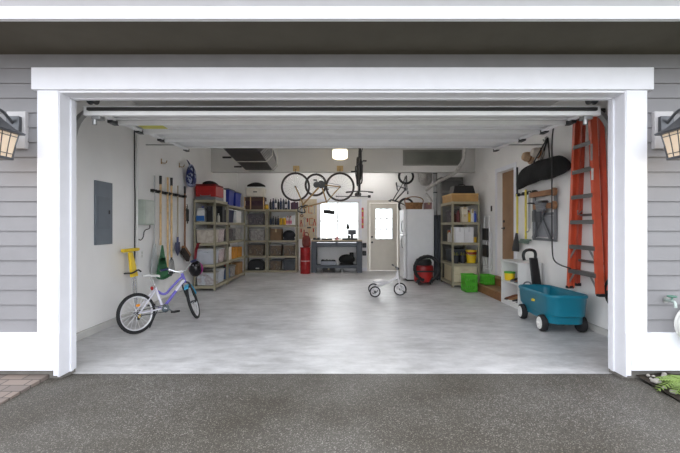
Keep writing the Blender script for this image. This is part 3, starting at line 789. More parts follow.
# top of near unit: cooler, bag
co = thing('cooler', 'red cooler with a grey base on top of the near left shelving unit', 'cooler', (acx, 8.18, 1.892))
MB().b2((-.21, -.26, 0), (.21, .26, .07)).build('base', GREY, co, .012)
MB().box((0, 0, .185), (.44, .54, .23), taper=.97).build('body', RED, co, .02)
MB().b2((-.215, -.265, .302), (.215, .265, .335)).build('lid', M('dark_red_plastic', (120, 26, 28), .45), co, .012)
MB().tube([(-.10, -.275, .10), (-.10, -.292, .08), (.10, -.292, .08), (.10, -.275, .10)], .012, smooth=1).build('handle', GREY, co)
bg_ = MB(); rings = []
for i in range(9):
    y = -.2+.4*i/8; h = .05+.045*math.sin(i*.55+.2)
    rings.append([(acx+.01+dx*.16, 8.22+y, 2.232+max(0, dz)*h*(1 if 0 < i < 8 else .3)) for dx, dz in ((-1, 0), (-.8, .7), (-.2, 1), (.4, .9), (.9, .5), (1, 0))])
tag(bg_.loft(rings).build('cloth_bag', M('black_cloth', (34, 33, 34), .9), subsurf=1), 'limp black cloth bag lying on the red cooler', 'bag')
carton('narrow white carton beside the red cooler on top of the near left unit', -2.68, 8.58, 1.89, .13, .16, .28, WHITEP)
# fourth shelf of near unit
jg = thing('jug', 'white plastic jug with a blue label on the near left unit', 'jug', (-2.93, 7.99, 1.432))
MB().b2((-.085, -.07, 0), (.085, .07, .25)).box((.0, 0, .27), (.14, .12, .05), taper=1.15).build('body', WHITEP, jg, .02)
MB().b2((-.086, -.0715, .02), (.086, -.069, .13)).build('paper_label', M('blue_label', (40, 104, 176), .5), jg)
MB().cyl((.03, 0, .29), (.03, 0, .33), .022).build('cap', BLUE, jg)
carton('black hard tool case standing beside the white jug', -2.74, 8.02, 1.43, .13, .20, .33, BLACK, 'tool_case', 'case', tape=DKSTEEL)
carton('dark olive tool case behind the white jug', -2.86, 8.30, 1.43, .26, .20, .30, M('dark_olive_plastic', (52, 56, 46), .5), 'tool_case', 'case', tape=DKSTEEL)
bottle('small pale spray bottle in front of the dark olive case', -2.65, 8.24, 1.43, .03, .19, M('pale_bottle', (200, 196, 188), .4), WHITEP)
carton('black hard case at the far end of the fourth shelf of the near left unit', -2.80, 8.55, 1.43, .34, .18, .36, BLACK, 'tool_case', 'case', tape=DKSTEEL)
# far left unit
bin_('bright blue tote with a grey lid on top of the corner unit, nearer one', acx+.01, 9.12, 1.84, .42, .46, .40, BLUE, LIDG, 'blue totes on the corner unit')
bin_('bright blue tote with a grey lid on top of the corner unit, farther one', acx+.01, 9.72, 1.84, .42, .52, .38, BLUE, LIDG, 'blue totes on the corner unit')
bin_('navy bin under the bright blue totes', acx, 9.15, 1.43, .40, .50, .33, NAVY, LIDW, gb)
carton('white carton beside the navy bin under the blue totes', acx+.03, 9.74, 1.43, .36, .46, .30, WHITEP)
bin_('grey clear bin on the middle shelf of the corner unit, nearer one', acx, 9.10, .99, .40, .46, .32, CLR5, LIDC, gb)
bin_('grey clear bin on the middle shelf of the corner unit, farther one', acx, 9.80, .99, .40, .60, .31, CLR4, LIDC, gb)
pb = MB().box((-2.67, 8.98, .542+.155), (.11, .26, .31), None)
tag(pb.build('paper_bag', M('white_paper', (232, 224, 214), .8), bevel=.01), 'white paper bag standing on the second shelf of the corner unit', 'bag')
ORNG = M('amber_box', (196, 134, 46), .6, var=.2)
carton('amber cardboard box, nearer of two on the corner unit', -2.74, 9.42, .54, .26, .34, .28, ORNG, group='amber boxes')
carton('amber cardboard box, farther of two on the corner unit', -2.74, 9.86, .54, .26, .40, .26, ORNG, group='amber boxes')
bj = thing('jug', 'blue detergent jug on the bottom shelf of the corner unit', 'jug', (-2.70, 8.92, .102))
MB().b2((-.07, -.11, 0), (.07, .11, .24)).box((0, 0, .26), (.10, .16, .05), taper=1.2).build('body', M('steel_blue_plastic', (84, 112, 160), .4), bj, .02)
MB().cyl((0, 0, .28), (0, 0, .33), .028).build('cap', RED, bj)
bin_('low grey bin beside the blue detergent jug', acx, 9.32, .10, .40, .40, .28, CLR4, LIDC, gb)
carton('tan carton on the bottom shelf at the far end of the corner unit', acx+.04, 9.88, .10, .34, .46, .30, CARD)
# helmet hung on the shelf post
hl = thing('bicycle_helmet', 'black and pink bicycle helmet hanging by a red strap from the near left unit', 'helmet', (-2.90, 7.62, .32))
hm = MB(); rings = []
for j in range(8):
    ph = PI/2*j/7
    rings.append([(.125*math.cos(ph)**.8*math.cos(a), -.02-.15*math.sin(ph), .17+.165*math.cos(ph)**.8*math.sin(a)) for a in [2*PI*k/20 for k in range(20)]])
hm.loft(rings)
hm.build('shell', M('helmet_black', (26, 24, 28), .25, var=.2), hl)
vt = MB()
for x in (-.05, 0, .05): vt.box((x, -.150+.25*abs(x), .19), (.018, .02, .14))
vt.build('vents', M('vent_grey', (150, 148, 152), .4), hl)
MB().torus((0, -.02, .17), (0, 1, 0), .135, .014, 24).build('rim', M('magenta_plastic', (170, 50, 130), .4), hl)
MB().bar((-.03, .02, .30), (-.025, .05, .52), .05, .012, (0, 1, 0)).bar((-.025, .05, .52), (-.02, .16, .66), .05, .012, (0, 1, 0)).bar((-.02, .16, .66), (-.02, .235, .672), .05, .012, (0, 0, 1)).build('strap', M('crimson_strap', (140, 32, 44), .7), hl)

# ================================================================== BACK SHELVES
ZD = [.06, .485, .93, 1.38, 1.83]
shelving('beige metal shelving unit on the back wall, narrower, in the left corner', -2.775, -2.125, 10.93, 11.37, ZD, 1.84, 'x')
shelving('beige metal shelving unit on the back wall beside the red drums', -2.105, -1.25, 10.93, 11.37, ZD, 1.84, 'x')
gk = 'bins on the back shelves'
cxC = -2.45
ck = thing('crate', 'dark wooden crate on top of the corner back unit', 'crate', (cxC-.04, 11.14, 1.832))
cm = MB()
for z in (.0, .25): cm.b2((-.29, -.18, z), (.29, -.165, z+.11)); cm.b2((-.29, .165, z), (.29, .18, z+.11)); cm.b2((-.29, -.165, z), (-.275, .165, z+.11)); cm.b2((.275, -.165, z), (.29, .165, z+.11))
cm.b2((-.275, -.165, 0), (.275, .165, .012))
cm.build('slats', M('dark_crate_wood', (74, 54, 48), .7, var=.2), ck)
MB().b2((-.12, -.187, 0), (-.09, -.181, .36)).b2((-.29, -.187, 0), (-.26, -.181, .36)).b2((.26, -.187, 0), (.29, -.181, .36)).build('corner_post', WOOD, ck)
MB().b2((-.26, -.16, .02), (.26, .16, .27)).build('contents', M('plum_cloth', (66, 46, 56), .9, var=.3), ck, .02)
wc = thing('cooler', 'cream white cooler on the dark wooden crate', 'cooler', (cxC-.02, 11.14, 2.196))
MB().box((0, 0, .13), (.54, .34, .26), taper=.95).build('body', M('cream_plastic', (214, 208, 196), .4), wc, .02)
MB().b2((-.27, -.17, .262), (.27, .17, .295)).build('lid', WHITEP, wc, .01)
MB().b2((-.05, -.176, .13), (.06, -.168, .16)).build('badge', DKSTEEL, wc)
bg_ = MB(); rings = []
for i in range(9):
    x = -.27+.54*i/8; h = .15*math.sin(PI*(.12+.76*i/8))
    rings.append([(cxC-.02+x, 11.14+dy*.13, 2.494+dz*h) for dy, dz in ((-1, 0), (-.85, .75), (-.2, 1), (.5, .95), (1, .5), (1, 0))])
tag(bg_.loft(rings).build('duffel_bag', M('black_cloth', (0, 0, 0)), subsurf=1), 'rounded black bag lying on the cream white cooler', 'bag')
yj = thing('jar', 'squat yellow jar at the edge of the top back shelf', 'jar', (-2.14, 11.02, 1.832))
MB().lathe([(.045, 0), (.06, .02), (.06, .09), (.045, .12)]).build('body', M('amber_yellow', (206, 160, 40), .4), yj)
MB().lathe([(.048, .121), (.048, .145), (.035, .15)]).build('lid', M('gold_lid', (150, 118, 50), .4, metal=.5), yj)
bin_('clear bin of purple grey things on the second shelf down in the corner back unit', cxC, 11.14, 1.38, .50, .36, .34, CLR5, LIDG, gk)
bin_('pale clear bin in the middle of the corner back unit', cxC+.04, 11.14, .93, .46, .36, .34, CLR4, LIDC, gk)
bin_('clear bin of brown things below the pale clear bin', cxC, 11.14, .485, .50, .36, .34, CLR6, LIDG, gk)
pr = thing('carry_case', 'rounded black case with a pale latch on the bottom shelf of the corner back unit', 'case', (cxC, 11.14, .062))
MB().prism([(-.24, 0), (.22, 0), (.24, .05), (.22, .22), (.12, .30), (-.16, .30), (-.24, .2)], -.15, .15, 'y').build('body', BLACK, pr, .025)
MB().b2((-.0, -.158, .045), (.10, -.149, .07)).build('latch', WHITEP, pr)
# shelf D
gx = 'dark bottles on the top back shelf'
xs = [-2.03+.075*i for i in range(8)]
DB = [M('bottle_black', (30, 32, 40), .3), M('bottle_navy', (40, 54, 84), .3), M('bottle_slate', (70, 78, 90), .35)]
PL = M('pale_paper', (206, 206, 210), .6)
order = ['leftmost', 'second', 'third', 'fourth', 'fifth', 'sixth', 'seventh', 'rightmost']
for i, x in enumerate(xs):
    bottle('dark bottle on the top back shelf, %s of eight from the jar' % order[i], x, 11.05+.02*(i % 2), 1.83, .034, .30+.03*(i % 3), DB[i % 3], [BLACK, WHITEP, NAVY][(i*2) % 3], group=gx, lab=PL if i % 4 == 2 else None)
gp = 'purple books on the top back shelf'
for i in range(5):
    t = thing('book', 'plum coloured book standing on the top back shelf, %s of five from the dark bottles' % ['first', 'second', 'middle', 'fourth', 'last'][i], 'book', (-1.42+.042*i, 11.12, 1.832), 0, gp)
    h = .20+.015*(i*7 % 3)
    MB().b2((-.018, -.08, 0), (-.015, .08, h)).b2((.015, -.08, 0), (.018, .08, h)).b2((-.018, -.083, 0), (.018, -.08, h)).build('cover', M('plum_cover_%d' % (i % 2), [(78, 44, 62), (60, 40, 66)][i % 2], .6), t)
    MB().b2((-.015, -.08, .004), (.015, .075, h-.005)).build('pages', PL, t)
gq = 'dark spray cans on the second back shelf'
for i in range(4):
    bottle('dark spray can left of the yellow cans, %s of four' % ['first', 'second', 'third', 'fourth'][i], -2.02+.07*i, 11.05, 1.38, .03, .24+.02*(i % 2), DB[(i+1) % 3], BLACK, 'spray_can', 'can', gq)
YC = M('yellow_tin', (216, 172, 44), .4)
can('yellow tin, left one of the pair among the bottles on the back shelf', -1.725, 11.03, 1.38, .045, .20, YC, group='yellow tins', name='tin')
can('yellow tin, right one of the pair among the bottles on the back shelf', -1.625, 11.03, 1.38, .045, .20, YC, group='yellow tins', name='tin')
PK = M('pink_white_bottle', (228, 206, 214), .4)
bottle('pale pink bottle right of the yellow tins, nearer them', -1.535, 11.03, 1.38, .04, .25, PK, RED, group='pale pink bottles', lab=M('pink_label', (206, 120, 150), .5))
bottle('pale pink bottle right of the yellow tins, next to the white binders', -1.445, 11.03, 1.38, .04, .25, PK, RED, group='pale pink bottles', lab=M('pink_label', (0, 0, 0)))
for i in range(2):
    t = thing('binder', ['white binder standing next to the pale pink bottles', 'white binder standing against the right post of the back unit'][i], 'binder', (-1.375+.055*i, 11.10, 1.382), 0, 'white binders')
    MB().b2((-.022, -.11, 0), (.022, -.105, .27)).b2((-.022, -.105, 0), (-.019, .11, .27)).b2((.019, -.105, 0), (.022, .11, .27)).build('cover', WHITEP, t)
    MB().b2((-.019, -.105, .01), (.019, .09, .255)).build('paper', PL, t)
carton('brown cardboard box on the middle shelf of the back unit by the drums', -1.86, 11.13, .93, .32, .34, .34, M('dull_cardboard', (120, 96, 72), .85, var=.15))
hb_ = MB().sph((-1.50, 11.13, 1.08), (.19, .15, .145), 16, 10).b2((-1.66, 11.00, .933), (-1.34, 11.26, .99))
tag(hb_.build('gym_bag', M('charcoal_cloth', (44, 44, 50), .9, var=.2)), 'dark gym bag slumped beside the brown cardboard box', 'bag')
bin_('clear bin with a pale handle on the second shelf up, left one by the drums', -1.87, 11.14, .485, .36, .36, .33, CLR6, LIDC, gk)
bin_('clear bin with a pale handle on the second shelf up, right one by the drums', -1.49, 11.14, .485, .34, .36, .33, CLR6, LIDC, gk)
bin_('brown grey bin on the bottom back shelf', -1.88, 11.14, .06, .34, .36, .30, CLR6, LIDG, gk)
bin_('charcoal bin on the bottom back shelf nearest the red drums', -1.48, 11.14, .06, .38, .36, .34, M('charcoal_tub', (66, 70, 76), .45, var=.2), LIDG, gk)

# ================================================================== DRUMS AND BAG
REDM = M('red_drum_enamel', (158, 26, 30), .35, var=.1)
for i, lab in enumerate(('lower of two stacked red drums left of the workbench', 'upper of two stacked red drums left of the workbench')):
    t = thing('drum', lab, 'drum', (-.985, 10.72, .002+.372*i), 0, 'red drums')
    MB().lathe([(.14, 0), (.148, .01), (.14, .02), (.14, .12), (.145, .13), (.14, .14), (.14, .24), (.145, .25), (.14, .26), (.14, .345), (.148, .355), (.148, .362)], n=24).build('body', REDM, t)
    MB().lathe([(.15, .352), (.15, .368), (.12, .37)], n=24).build('lid', M('drum_rim', (206, 190, 186), .4) if i == 0 else REDM, t)
ob = thing('leather_bag', 'rust red leather bag standing on the upper red drum', 'bag', (-.955, 10.72, .746))
MB().lathe([(.08, 0), (.12, .03), (.13, .18), (.11, .28), (.06, .34)], n=16, sy=.7).build('body', M('rust_leather', (116, 44, 36), .6, var=.25), ob, subsurf=1)
MB().tube([(-.07, 0, .28), (-.05, 0, .42), (.05, 0, .42), (.07, 0, .28)], .012, smooth=2).build('handle', M('rust_leather', (0, 0, 0)), ob)

# ================================================================== WORKBENCH
BGREY = M('bench_grey_paint', (76, 81, 89), .5, var=.06)
wbn = thing('workbench', 'grey workbench with a lower shelf under the back window', 'workbench', (-.095, 11.13, 0))
MB().b2((-.73, -.25, .905), (.73, .24, .945)).build('top', M('bench_top_wood', (176, 160, 136), .5, var=.12), wbn, .004)
for x in (-.66, .66):
    for y in (-.20, .17): MB().b2((x-.075, y-.03, 0), (x+.075, y+.03, .904)).build('leg', BGREY, wbn, .004)
MB().b2((-.585, -.225, .745), (.585, -.19, .86)).b2((-.585, .15, .745), (.585, .18, .90)).b2((-.585, -.225, .885), (.585, -.19, .904)).b2((-.02, -.225, .86), (.02, -.19, .885)).build('apron', BGREY, wbn)
for x0, x1 in ((-.57, -.03), (.03, .57)):
    d = MB().b2((x0, -.24, .765), (x1, -.227, .862)).build('drawer', M('bench_drawer_grey', (84, 90, 98), .45), wbn, .003)
    MB().b2((x0, -.243, .866), (x1, -.225, .882)).build('pull', CHROME, d)
MB().b2((-.585, -.22, .19), (.585, .19, .215)).b2((-.585, -.225, .13), (.585, -.20, .215)).build('lower_shelf', BGREY, wbn)
# on lower shelf
tb = thing('tray', 'pale open tray of dark tools on the left of the bench shelf', 'tray', (-.34, 11.04, .217))
MB().b2((-.22, -.10, 0), (.22, .10, .008)).b2((-.22, -.10, 0), (.22, -.092, .11)).b2((-.22, .092, 0), (.22, .10, .11)).b2((-.22, -.092, 0), (-.212, .092, .11)).b2((.212, -.092, 0), (.22, .092, .11)).build('tub', M('pale_grey_tray', (150, 154, 164), .4), tb)
tl = MB()
for i in range(9): tl.sph((-.18+.045*i, random.uniform(-.05, .05), .09), (.04, .05, .055+.02*random.random()), 8, 6)
tl.build('contents', M('dark_tool_heap', (40, 38, 38), .6, var=.4), tb)
db = MB().sph((.20, 11.10, .37), (.24, .13, .15), 18, 10).b2((-.0, 11.0, .218), (.40, 11.2, .26)).box((.34, 11.1, .47), (.12, .12, .2))
tag(db.build('tool_bag', M('black_canvas', (30, 30, 30), .85, var=.25), bevel=.01), 'bulky black tool bag on the right of the bench shelf', 'bag')
bottle('small white bottle between the tray and the black tool bag', -.07, 10.99, .215, .035, .20, WHITEP, WHITEP)
can('small tin on the floor under the bench', .06, 11.02, .0, .05, .10, STEEL, name='tin')
carton('low dark box on the floor under the left of the bench', -.33, 11.05, .0, .36, .24, .11, M('dark_box', (52, 50, 50), .7))
# on the bench
vs = thing('bench_vise', 'dark bench vise on the right of the workbench in front of the window', 'vise', (.27, 11.06, .947))
MB().b2((-.20, -.09, 0), (.23, .09, .05)).b2((-.05, -.06, .05), (.03, .06, .13)).build('base', M('vise_green_grey', (64, 70, 64), .5), vs, .005)
MB().b2((-.02, -.07, .15), (.20, .07, .29)).b2((.04, -.04, .05), (.12, .04, .16)).build('jaw', DKSTEEL, vs, .01)
MB().cyl((-.04, 0, .12), (-.04, 0, .48), .016).build('post', DKSTEEL, vs)
MB().lathe([(.045, .32), (.05, .35), (.03, .44), (.012, .49)], (-.04, 0, 0), 14).build('head', BLACK, vs)
carton('low black box at the left end of the workbench', -.68, 11.05, .945, .20, .20, .06, BLACK)
carton('shallow dark tray lying at the middle of the workbench', -.38, 11.05, .945, .30, .18, .045, M('dark_box', (0, 0, 0)), 'tray', 'tray')
pc = MB().lathe([(.04, 0), (.05, .01), (.055, .07), (.05, .08), (.04, .02)], (-.09, 11.02, .947), 16)
tag(pc.build('bowl', M('pink_ceramic', (216, 150, 150), .3)), 'small pink bowl at the middle of the workbench', 'bowl')
# level and chargers
lvl = thing('spirit_level', 'red spirit level hanging upright at the right edge of the window', 'level', (.68, YB-.017, 1.28))
MB().b2((-.03, -.03, 0), (.03, 0, .62)).build('body', M('red_level', (206, 86, 84), .4), lvl, .003)
for z in (.1, .3, .5): MB().b2((-.018, -.032, z), (.018, -.028, z+.045)).build('vial', M('lime_vial', (206, 220, 90), .2), lvl)
for z, lab in ((.70, 'upper black charger on the wall between bench and back door'), (.46, 'lower black charger on the wall between bench and back door')):
    t = thing('charger', lab, 'charger', (.735, YB, z))
    MB().b2((-.06, -.07, 0), (.055, 0, .14)).build('body', BLACK, t, .01)
    MB().b2((-.03, -.075, .04), (.03, -.069, .09)).build('face', DKSTEEL, t)
# pole over window
pl = thing('wall_rail', 'thin grey rail above the right half of the back window', 'rail', (.37, YB-.05, 2.24))
MB().cyl((-.50, 0, 0), (.50, 0, 0), .012).build('rod', DKSTEEL, pl)
MB().b2((.47, -.04, -.04), (.55, .05, .035)).build('end_bracket', BLACK, pl, .005)
MB().b2((-.48, .0, -.02), (-.46, .05, .02)).build('bracket', DKSTEEL, pl)

# ---------------- pegboard and tools
pbx0, pbx1 = -1.235, -.70
pg = MB().b2((pbx0, YB-.012, .96), (pbx1, YB-.002, 2.16))
tag(pg.build('pegboard', M('pegboard_tan', (196, 182, 156), .7, var=.08)), 'tan pegboard full of hand tools left of the back window', 'pegboard')
def hand_tool(kind, x, z, label, col):
    y = YB-.035
    t = thing(kind, label, 'hand tool', (x, y, z))
    if kind == 'hammer':
        MB().cyl((0, 0, 0), (0, 0, .24), .014).build('handle', col, t)
        MB().b2((-.06, -.016, .23), (.055, .016, .27)).build('head', DKSTEEL, t, .004)
    elif kind == 'wrench':
        m = MB().b2((-.012, -.006, .03), (.012, .006, .22)); m.torus((0, 0, .01), (0, 1, 0), .022, .009, 16); m.torus((0, 0, .24), (0, 1, 0), .026, .01, 16)
        m.build('bar', col, t)
    elif kind == 'screwdriver':
        MB().cyl((0, 0, .10), (0, 0, .21), .017).build('handle', col, t)
        MB().cyl((0, 0, -.03), (0, 0, .10), .006).build('shaft', STEEL, t)
    elif kind == 'pliers':
        m = MB()
        for s in (-1, 1): m.tube([(s*.008, 0, .20), (0, 0, .14), (s*.03, 0, .08), (s*.028, 0, 0)], .010, smooth=1)
        m.build('handles', col, t)
        MB().b2((-.015, -.008, .13), (.015, .008, .19)).build('jaws', DKSTEEL, t)
    elif kind == 'clamp':
        MB().tube([(.06, 0, 0), (-.05, 0, 0), (-.05, 0, .2), (.06, 0, .2)], .012).build('frame', col, t)
        MB().cyl((.04, 0, -.05), (.04, 0, .09), .008).build('screw', STEEL, t)
    elif kind == 'hand_saw':
        MB().prism([(-.04, .08), (.04, .08), (.015, .42), (-.02, .42)], -.002, .002, 'y').build('blade', STEEL, t)
        MB().torus((0, 0, .04), (0, 1, 0), .036, .013, 16).build('handle', col, t)
HC = {'hammer': WOOD, 'wrench': STEEL, 'screwdriver': RED, 'pliers': RED, 'clamp': M('orange_clamp', (190, 96, 50), .5), 'hand_saw': DKWOOD}
grid = [('hand_saw', -1.15, 1.62), ('hammer', -1.02, 1.72), ('clamp', -.89, 1.74), ('wrench', -.77, 1.72),
        ('pliers', -1.17, 1.33), ('wrench', -1.07, 1.34), ('screwdriver', -.98, 1.37), ('clamp', -.87, 1.38), ('pliers', -.765, 1.36),
        ('screwdriver', -1.17, 1.06), ('pliers', -1.08, 1.04), ('hammer', -.93, 1.05), ('screwdriver', -.80, 1.07), ('wrench', -.735, 1.04)]
rows = ['top row', 'middle row', 'bottom row']
for kind, x, z in grid:
    r = rows[0] if z > 1.5 else rows[1] if z > 1.2 else rows[2]
    colr = {'hammer': 'wooden handled hammer', 'wrench': 'steel wrench', 'screwdriver': 'red handled screwdriver', 'pliers': 'red handled pliers', 'clamp': 'orange clamp', 'hand_saw': 'brown handled saw'}[kind]
    side = ''
    if (kind, r) == ('pliers', rows[1]): side = ', left edge of the board' if x < -1 else ', right edge of the board'
    if (kind, r) == ('screwdriver', rows[2]): side = ', left edge of the board' if x < -1 else ', right of the hammer'
    hand_tool(kind, x, z, '%s hanging in the %s of the pegboard%s' % (colr, r, side), HC[kind])

# ================================================================== HANGING BICYCLES
TANF = M('gold_frame', (150, 122, 78), .35, metal=.3, var=.1)
DKF = M('black_frame', (40, 38, 38), .35, var=.1)
TIRE = M('worn_tire', (58, 50, 46), .75, var=.15)
bike('gold framed bicycle hanging upside down by both wheels from the ceiling beam', basis((0.0, 8.91, 2.27+.345), (-1, 0, 0), (0, 0, -1)), .345, 1.05, .98, .95, TANF, TANF,
     tirem=TIRE, rimm=DKSTEEL, tw=.017, bars='drop', barw=.42, tubr=.017)
bike('dark bicycle hanging upside down from the ceiling and seen end on', basis((.40, 8.55, 2.91), (0, -1, 0), (0, 0, -1)), .33, .97, .90, .80, DKF, DKF,
     tirem=RUBBER, rimm=DKSTEEL, tw=.022, bars='flat', barw=.56, tubr=.018)
bike("small child's bicycle hanging nose down above the refrigerator", basis((1.96, 9.98, 2.66), (0, 0, -1), (-1, 0, 0)), .215, .78, .47, .52, M('silver_frame', (60, 60, 62), .4, metal=.3), DKF,
     tirem=RUBBER, rimm=DKSTEEL, tw=.022, bars='flat', barw=.40, tubr=.015)
PINE = M('yellow_pine', (196, 168, 120), .6, var=.15, scale=14)
for x, lab in ((-1.05, 'pine block with hook on the beam, over the front wheel of the gold bicycle'), (0.0, 'pine block with hook on the beam, over the rear wheel of the gold bicycle')):
    t = thing('hook_block', lab, 'hook', (x, 9.08, 2.66), 0)
    MB().b2((-.075, -.035, 0), (.075, 0, .13)).build('block', PINE, t, .004)
    MB().tube([(0, -.035, .04), (0, -.13, .04), (0, -.165, .0), (0, -.17, -.09), (0, -.165, -.093)], .006, smooth=1).build('hook', DKSTEEL, t)
# hooks for the end-on bike
for y, lab in ((7.58, 'ceiling hook over the front wheel of the dark end on bicycle'), (8.55, 'ceiling hook over the rear wheel of the dark end on bicycle')):
    t = thing('ceiling_hook', lab, 'hook', (.40, y, ZC))
    MB().cyl((0, 0, 0), (0, 0, -.02), .03).build('plate', DKSTEEL, t)
    MB().tube([(0, 0, 0), (0.05, 0, -.2), (.05, 0, -.36), (0, 0, -.375), (-.03, 0, -.35)], .007, smooth=1).build('hook', BLACK, t)
t = thing('ceiling_hook', "ceiling hook over the small child's bicycle above the refrigerator", 'hook', (1.745, 9.98, ZC))
MB().cyl((0, 0, 0), (0, 0, -.02), .03).build('plate', DKSTEEL, t)
MB().tube([(0, 0, 0), (0, .05, -.15), (0, .05, -.36), (0, 0, -.385)], .007, smooth=1).build('hook', BLACK, t)
# spare wheel between the wheels
sw = thing('spare_wheel', 'loose bicycle wheel with a gear cluster hanging between the gold bicycle wheels', 'wheel', (-.60, 9.30, 2.36))
wheel_part(sw, (0, 0, 0), .285, .02, TIRE, DKSTEEL, spokes=18, ax=(.22, 1, .0))
MB().cyl((.02, -.06, 0), (.02, -.03, 0), .05, .075, n=20).build('gear_cluster', DKSTEEL, sw)
MB().tube([(0.0, -.0, .26), (0.04, 0, .30), (0, 0, .42), (0, 0, .84)], .006).build('hanging_cord', BLACK, sw)

# ================================================================== ROOF BOX HUNG AT THE CEILING
rb = thing('roof_cargo_box', 'long black roof cargo box slung under the ceiling at the left', 'cargo box', (0, 0, 0))
rb.location = (-1.67, 7.2, 2.547)
ro = Vector(rb.location)
def ring_at(y, cx, w0, w1, h, z0=2.547):
    return [(cx-w0, y, z0), (cx+w0, y, z0), (cx+w1, y, z0+h*.32), (cx+w1*.98, y, z0+h*.8), (cx+w1*.8, y, z0+h), (cx-w1*.8, y, z0+h), (cx-w1*.98, y, z0+h*.8), (cx-w1, y, z0+h*.32)]
rg = [ring_at(5.85, -1.56, .20, .28, .22, 2.60), ring_at(6.05, -1.575, .26, .36, .34), ring_at(7.2, -1.67, .28, .39, .38), ring_at(8.2, -1.755, .28, .38, .36), ring_at(8.38, -1.77, .24, .34, .28, 2.56)]
MB(ro).loft(rg).build('hull', M('black_hull', (34, 32, 33), .4, var=.15), rb, .012)
rib = MB(ro)
for i in range(14):
    y = 6.15+.155*i; cx = -1.583-.0838*(y-6.15)
    rib.add([(cx+.285, y, 2.556), (cx+.295, y, 2.550), (cx+.397, y, 2.665), (cx+.385, y, 2.668), (cx+.285, y+.09, 2.556), (cx+.295, y+.09, 2.550), (cx+.397, y+.09, 2.665), (cx+.385, y+.09, 2.668)],
            [(0, 1, 2, 3), (7, 6, 5, 4), (0, 4, 5, 1), (1, 5, 6, 2), (2, 6, 7, 3), (3, 7, 4, 0)])
for _z, _o in ((2.556, .287), (2.662, .385)): rib.bar((-1.583+_o, 6.15, _z), (-1.583-.0838*2.1+_o, 8.26, _z), .012, .012)
rib.build('side_ribs', M('grey_ribs', (128, 126, 122), .5), rb)
for y in (7.02, 8.12):
    cx = -1.583-.0838*(y-6.15)
    s = MB(ro); s.tube([(cx+.40, y, ZC-.002), (cx+.405, y, 2.66), (cx+.29, y, 2.540), (cx-.29, y, 2.540), (cx-.405, y, 2.66), (cx-.40, y, ZC-.002)], .007)
    s.build('strap', M('white_strap', (210, 206, 196), .7), rb)
for y in (7.0, 8.1):
    cx = -1.583-.0838*(y-6.15)
    MB(ro).b2((cx-.52, y-.02, 2.60), (cx-.36, y+.02, 2.63)).build('latch', BLACK, rb)

# ================================================================== REFRIGERATOR, VACUUM, PANEL
FR = M('fridge_white', (222, 224, 226), .35, var=.02)
fr = thing('refrigerator', 'white refrigerator seen from its plain side near the back door', 'refrigerator', (1.93, 9.56, 0))
MB().b2((-.29, -.31, .03), (.37, .29, 1.76)).build('body', FR, fr, .012)
for z0, z1 in ((.06, 1.14), (1.155, 1.76)):
    d = MB().b2((-.375, -.31, z0), (-.30, .29, z1)).build('door', M('fridge_door_white', (230, 231, 232), .3, var=.02), fr, .014)
    MB().tube([(-.377, -.25, z0+.75 if z0 < 1 else z0+.05), (-.41, -.25, z0+.77 if z0 < 1 else z0+.07), (-.41, -.25, z0+1.02 if z0 < 1 else z0+.30), (-.377, -.25, z0+1.04 if z0 < 1 else z0+.32)], .011, smooth=1).build('handle', M('grey_handle', (150, 152, 154), .4), d)
MB().b2((-.29, -.27, 0), (.33, .25, .03)).build('foot_rail', BLACK, fr)
# on top
bk = thing('wicker_basket', 'brown wicker basket on top of the refrigerator', 'basket', (1.86, 9.50, 1.762))
MB().lathe([(.15, 0), (.17, .01), (.185, .16), (.195, .17), (.18, .17), (.165, .02)], n=24, sx=1.2, sy=.8).build('body', M('wicker', (136, 98, 62), .8, var=.4, scale=40, bump=.6), bk)
MB().tube([(.22, 0, .14), (.24, 0, .26), (.10, 0, .32), (-.10, 0, .32), (-.24, 0, .26), (-.22, 0, .14)], .012, smooth=2).build('handle', DKWOOD, bk)
carton('dusky pink box on top of the refrigerator beside the basket', 2.215, 9.55, 1.76, .15, .26, .17, M('dusky_pink', (150, 112, 110), .7))
vc = thing('shop_vacuum', 'red and black shop vacuum with its hose coiled upright before the refrigerator', 'vacuum', (1.94, 8.80, 0))
MB().lathe([(.17, .05), (.215, .08), (.22, .27), (.225, .30)], n=24).build('tank', RED, vc)
MB().lathe([(.228, .302), (.235, .34), (.22, .42), (.19, .44)], n=24).build('band', M('dark_red_band', (146, 24, 28), .4), vc)
MB().lathe([(.19, .442), (.20, .50), (.16, .58), (.06, .60)], n=24).build('motor_head', BLACK, vc)
for a in (45, 135, 225, 315):
    x, y = .19*math.cos(math.radians(a)), .19*math.sin(math.radians(a))
    c_ = MB().b2((x-.05, y-.05, .05), (x+.05, y+.05, .12)).build('caster_leg', BLACK, vc, .01)
    MB().cyl((x-.015, y, .032), (x+.015, y, .032), .031).build('caster', BLACK, c_)
hp = []
for i in range(40):
    a = math.radians(-65+i*8.2); hp.append((.02+.275*math.cos(a), -.285, .385+.275*math.sin(a)))
hose = MB(); hose.tube(hp, .036, 10)
for i in range(0, 40, 2): hose.tube([Vector(hp[i])*1.0, Vector(hp[min(39, i+1)])], .040, 10)
hose.build('hose', RUBBER, vc)
MB().b2((-.24, -.27, .30), (.24, -.225, .33)).build('hose_clip', BLACK, vc)
dp = thing('folding_table', 'dark grey folded table standing on end between refrigerator and right shelves', 'folding table', (2.42, 9.42, 0))
MB().b2((-.075, -.06, .02), (-.02, .30, 1.62)).b2((.02, -.06, .02), (.075, .30, 1.62)).build('top', M('slate_panel', (62, 66, 74), .5, var=.15), dp, .006)
MB().tube([(0, -.03, .0), (0, -.03, 1.5), (0, .27, 1.5), (0, .27, .0)], .014).build('leg_frame', DKSTEEL, dp)

